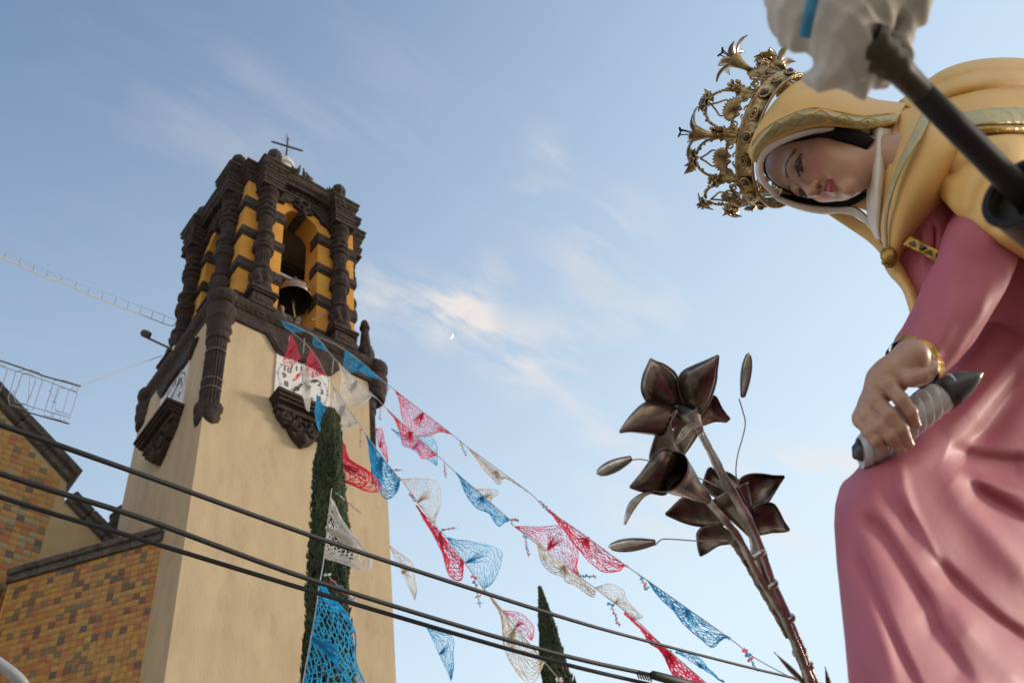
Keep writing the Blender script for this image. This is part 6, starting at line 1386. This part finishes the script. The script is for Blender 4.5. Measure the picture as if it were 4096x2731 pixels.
# ================================================================ stalk of metal lilies
LK = 2.05
M_tin = mat('burnished_tin', (.40, .32, .27), .27, (.07, .052, .048), 9, metal=.92, bump=.002, bscale=22, stretch=(1, 1, .35), stain=((.50, .27, .20), 5, .56, .6)); M_tinl = mat('bright_tin', (.70, .67, .61), .28, (.26, .24, .21), 16, metal=.92, bump=.002, bscale=40)  # burnished tin: streaks and reddish blotches in the colour imitate reflections
stalk = tag(empty('metal_lilies', tuple(P(3262, 2760, LK))), 'stalk of dark burnished metal lilies with buds on wires, beside the statue', 'metal flowers'); lo_ = np.array(stalk.location)
z6 = lambda a, b: (2350+a*.5548, 1380+b*.5548)
def petal(L_, R_, d0, d1, cup=.02, m=M_tin, par=None, ribs=7, rib=.0026, curl=0.0):
    l = crom([z6(*q) for q in L_], 22); r = crom([z6(*q) for q in R_], 22); nc = 15; g = []
    for i in range(22):
        u = i/21
        for j in range(nc):
            v = j/(nc-1); q = l[i]*(1-v)+r[i]*v; s = 2*v-1
            d = d0+(d1-d0)*u+cup*(1-s*s)*math.sin(PI*min(1, u*.95+.05))+rib*math.cos(v*2*PI*ribs)*math.sin(PI*u)+curl*u*u
            g.append(P(q[0], q[1], d)-lo_)
    o_ = mesh_obj('petal', g, grid_faces(22, nc), m, par, True); o_.modifiers.new('t', 'SOLIDIFY').thickness = .0022
    e_ = MB(); e_.tube([np.array(g[i*nc]) for i in range(22)]+[np.array(g[i*nc+nc-1]) for i in range(21, -1, -1)], .0022, 6); e_.build('rolled_edge', m, o_, smooth=True)
    return o_
def trumpet(pts, rads, name='trumpet', m=M_tin):
    c_ = crom([(*z6(a, b), d) for a, b, d in pts], 24); rr = crom([(r,) for r in rads], 24)[:, 0]; mb_ = MB(); mb_.tube([P(*q)-lo_ for q in c_], list(rr*.5548*LK/F), 20, cap=False); o_ = mb_.build(name, m, stalk, smooth=True); o_.modifiers.new('t', 'SOLIDIFY').thickness = .0015; return o_
t1 = trumpet([(715, 440, 2.05), (745, 500, 2.06), (785, 570, 2.07), (815, 630, 2.07)], (88, 70, 40, 24), m=M_tinl)
petal([(690, 425), (560, 440), (440, 415), (392, 330), (400, 230), (432, 150), (455, 102)], [(690, 420), (660, 300), (640, 215), (590, 165), (540, 135), (495, 120), (457, 100)], 2.05, 2.00, -.035, par=t1)
petal([(700, 440), (660, 330), (652, 255), (690, 190), (770, 148), (850, 115), (940, 74)], [(815, 500), (860, 440), (905, 340), (928, 250), (932, 190), (940, 130), (943, 78)], 2.045, 2.00, -.035, par=t1)
petal([(660, 470), (600, 420), (500, 398), (410, 420), (330, 490), (275, 560), (234, 624)], [(690, 520), (620, 590), (540, 645), (460, 640), (390, 630), (310, 622), (236, 628)], 2.06, 1.98, -.02, par=t1)
petal([(790, 480), (860, 420), (900, 370), (930, 380), (965, 450), (1000, 500), (1024, 528)], [(800, 580), (840, 575), (890, 556), (930, 548), (970, 550), (1000, 552), (1022, 534)], 2.07, 2.12, .015, par=t1)
petal([(800, 555), (755, 560), (715, 575), (680, 605), (660, 640), (645, 680), (638, 710)], [(815, 575), (780, 590), (748, 608), (715, 640), (690, 665), (665, 690), (640, 714)], 2.04, 1.98, .0, m=M_tinl, par=t1, ribs=3)  # lit curl: the paler metal puts the light into its colour
petal([(690, 520), (640, 580), (615, 640), (620, 700), (640, 760), (655, 800), (662, 822)], [(800, 610), (790, 650), (765, 690), (735, 735), (705, 775), (680, 805), (664, 824)], 2.07, 2.10, .02, par=t1)
t2 = trumpet([(590, 905, 1.955), (680, 975, 1.98), (770, 1045, 2.0), (865, 1115, 2.02)], (150, 112, 66, 30))
petal([(690, 920), (600, 1010), (560, 1075), (480, 1068), (420, 1058), (365, 1045), (310, 1025)], [(680, 890), (640, 800), (590, 752), (530, 752), (470, 810), (390, 920), (308, 1020)], 1.985, 1.93, -.03, par=t2)
petal([(640, 880), (600, 750), (500, 790), (450, 825), (470, 720), (530, 580), (645, 468)], [(670, 880), (662, 820), (655, 760), (640, 700), (615, 640), (600, 560), (655, 466)], 1.99, 2.03, .02, par=t2)
petal([(450, 1050), (405, 1068), (360, 1090), (318, 1125), (292, 1170), (276, 1230), (267, 1288)], [(470, 1062), (435, 1072), (400, 1095), (370, 1130), (330, 1185), (300, 1235), (270, 1290)], 1.95, 1.91, .0, m=M_tinl, par=t2, ribs=3)
t3 = trumpet([(1020, 1060, 2.14), (1075, 1160, 2.13), (1130, 1260, 2.11), (1190, 1360, 2.09)], (165, 120, 70, 34))
petal([(1000, 1130), (900, 1080), (835, 1020), (845, 960), (858, 920), (868, 895), (882, 884)], [(1150, 1170), (1150, 1080), (1110, 1000), (1050, 940), (990, 912), (930, 905), (888, 882)], 2.13, 2.20, .03, par=t3)
petal([(1080, 1080), (1090, 990), (1120, 950), (1180, 930), (1260, 930), (1340, 942), (1416, 944)], [(1160, 1190), (1230, 1165), (1300, 1130), (1335, 1080), (1360, 1040), (1385, 1000), (1418, 950)], 2.14, 2.17, .03, par=t3)
petal([(1160, 1210), (1215, 1160), (1280, 1138), (1340, 1145), (1380, 1200), (1415, 1270), (1453, 1325)], [(1200, 1360), (1230, 1366), (1280, 1358), (1330, 1348), (1380, 1346), (1420, 1342), (1450, 1336)], 2.12, 2.13, .025, par=t3)
petal([(980, 1200), (860, 1110), (760, 1090), (690, 1098), (640, 1140), (600, 1180), (566, 1212)], [(1010, 1290), (930, 1300), (840, 1305), (760, 1295), (690, 1275), (630, 1250), (568, 1222)], 2.13, 2.10, .02, par=t3)
petal([(960, 1290), (880, 1298), (820, 1320), (790, 1360), (792, 1410), (800, 1470), (812, 1514)], [(1080, 1380), (1060, 1422), (1000, 1432), (950, 1440), (900, 1468), (860, 1495), (820, 1516)], 2.12, 2.08, .015, par=t3)
def stem(pts, rads, m=M_tinl):
    c_ = crom(pts, 50); rr = np.interp(np.linspace(0, 1, 50), np.linspace(0, 1, len(rads)), rads); mb_ = MB(); mb_.tube([P(*q)-lo_ for q in c_], [(r_*LK/F)*(1+.07*math.sin(i_*1.1)+.05*math.sin(i_*2.7)) for i_, r_ in enumerate(rr)], 14); return mb_.build('stem', m, stalk, smooth=True)
stem([(*z6(812, 622), 2.07), (*z6(905, 800), 2.06), (*z6(985, 960), 2.05), (*z6(1100, 1160), 2.05), (*z6(1205, 1370), 2.05), (3085, 2330, 2.05), (3160, 2500, 2.05), (3215, 2640, 2.05), (3262, 2760, 2.05), (3330, 2960, 2.05)], (14, 17, 19, 20, 20, 22, 22, 24, 24, 24))
stem([(*z6(862, 1112), 2.02), (*z6(980, 1250), 2.02), (*z6(1090, 1390), 2.03), (3010, 2260, 2.03), (3075, 2370, 2.04), (3140, 2480, 2.04), (3200, 2620, 2.04), (3250, 2750, 2.04)], (15, 15, 15, 15, 16, 17, 18, 18))
stem([(*z6(1195, 1365), 2.08), (3030, 2230, 2.08), (3095, 2370, 2.07), (3165, 2520, 2.06), (3225, 2680, 2.06), (3270, 2800, 2.06)], (18, 20, 20, 22, 23, 24))
stem([(*z6(1040, 1400), 2.05), (2985, 2235, 2.05), (3040, 2330, 2.05), (3100, 2440, 2.05), (3150, 2550, 2.05)], (16, 20, 22, 18, 8), M_tin)
for (x_, y_, r_) in ((3078, 2340, 38), (3150, 2475, 33), (3198, 2605, 30), (3228, 2665, 30), (3020, 2215, 44)):
    mb = MB(); c = P(x_, y_, 2.05)-lo_; ax2 = P(x_+45, y_+100, 2.05)-P(x_, y_, 2.05); ax2 /= np.linalg.norm(ax2); rr = r_*LK/F
    mb.tube([c-ax2*.006, c-ax2*.003, c+ax2*.003, c+ax2*.006], [rr*.9, rr, rr, rr*.9], 18); mb.build('binding', M_tinl, stalk, smooth=True)
def blade(a, b, w):
    a, b = np.array(a, float), np.array(b, float); g = []
    nn = np.array([-(b-a)[1], (b-a)[0]]); nn /= np.linalg.norm(nn)
    for i in range(14):
        u = i/13; c = a+(b-a)*u; ww = w*min(1, u*2.2+.03)*(1-.25*u)
        for v in (-1, 0, 1): q = c+nn*v*ww; g.append(P(q[0], q[1], 2.03+.01*abs(v)+.02*u)-lo_)
    o_ = mesh_obj('leaf', g, grid_faces(14, 3), M_tin, stalk, True); o_.modifiers.new('t', 'SOLIDIFY').thickness = .002
blade((3096, 2606), (3245, 2760), 13); blade((3300, 2664), (3330, 2800), 13); blade((2971, 2243), (3012, 2290), 8)
def bud(p0, p1, r, wire_pts, d, dw):
    a, b = P(*p0, d)-lo_, P(*p1, d)-lo_; mb_ = MB(); n_ = 14; V = []
    mb_.tube([a+(b-a)*t for t in np.linspace(0, 1, n_)], [max(.0012, r*d/F*math.sin(PI*min(1, .02+t**.75*.90))**.8) for t in np.linspace(0, 1, n_)], 12); o_ = mb_.build('bud', M_tinl, stalk, smooth=True)
    for k_i in range(3):
        e_ = MB(); off = [(math.cos(k_i*2.1), math.sin(k_i*2.1))]; ax3 = (b-a)/np.linalg.norm(b-a); u3 = np.cross(ax3, CD); u3 /= np.linalg.norm(u3); v3 = np.cross(ax3, u3)
        e_.tube([a+(b-a)*t+(u3*math.cos(k_i*2.1+.5)+v3*math.sin(k_i*2.1+.5))*r*d/F*math.sin(PI*min(1, .02+t**.75*.90))**.8 for t in np.linspace(.05, .98, 12)], .0016, 5); e_.build('bud_seam', M_tin, o_, smooth=True)
    mb_ = MB(); wp = crom(wire_pts, 24); mb_.tube([P(x_, y_, q_)-lo_ for (x_, y_), q_ in zip(wp, np.linspace(d, dw, 24))], .0013, 6); mb_.build('wire', M_cs, stalk, smooth=True)
bud(z6(64, 925), z6(318, 812), 27, [z6(318, 826), z6(380, 822), z6(440, 832), z6(560, 860)], 1.99, 2.0)
bud(z6(150, 1452), z6(490, 1418), 27, [z6(490, 1440), z6(520, 1410), z6(570, 1396), z6(790, 1410), z6(1040, 1420)], 2.0, 2.04)
bud(z6(1160, 55), z6(1118, 378), 21, [z6(1092, 385), z6(1118, 470), z6(1138, 560), z6(1120, 660), z6(1085, 780), z6(1070, 900), z6(1085, 1000), z6(1150, 1150)], 2.05, 2.10)
mb = MB(); mb.tube([P(x_, y_, 2.03)-lo_ for x_, y_ in crom([z6(690, 895), z6(740, 915), z6(800, 955), z6(870, 985), z6(960, 1030)], 20)], .0014, 6); mb.build('wire', M_cs, stalk, smooth=True)

# ================================================================ what carries the group (below the frame)
M_wood = mat('varnished_wood', (.16, .075, .03), .5, (.09, .04, .018), 3, stretch=(1, 8, 1))
lit = tag(empty('wooden_platform', (1.75, .35, 0)), 'wooden processional platform under the seated statue', 'platform')
mb = MB(); mb.box(-.55, 1.2, -1.0, 1.6, 1.86, 1.95); mb.build('deck', M_wood, lit)
for sx in (-.45, 1.1):
    mb = MB(); mb.box(sx-.05, sx+.05, -2.0, 2.6, 1.76, 1.86); mb.build('carrying_pole', M_wood, lit)
    for sy in (-.8, 1.4):
        mb = MB(); mb.box(sx-.05, sx+.05, sy-.05, sy+.05, 0, 1.76); mb.build('leg', M_wood, lit)
mb = MB(); mb.tube([(0, 0, 0), (0, 0, .30)], [.09, .06], 16); vz = mb.build('flower_vase', M_tinl, smooth=True); q = P(3330, 2960, 2.05); vz.location = (q[0], q[1], 1.95); tag(vz, 'metal vase holding the stalk of metal lilies', 'vase')
mb = MB(); mb.tube([P(3330, 2960, 2.05)-lo_, np.array([q[0], q[1], 2.0])-lo_], .02, 10); mb.build('stem', M_tin, stalk)
sp2 = MB(); sp2.tube([E_-so, np.array([E_[0]+.05, E_[1], 1.9])-so], .016, 12); sp2.build('foot', M_staff, staff)
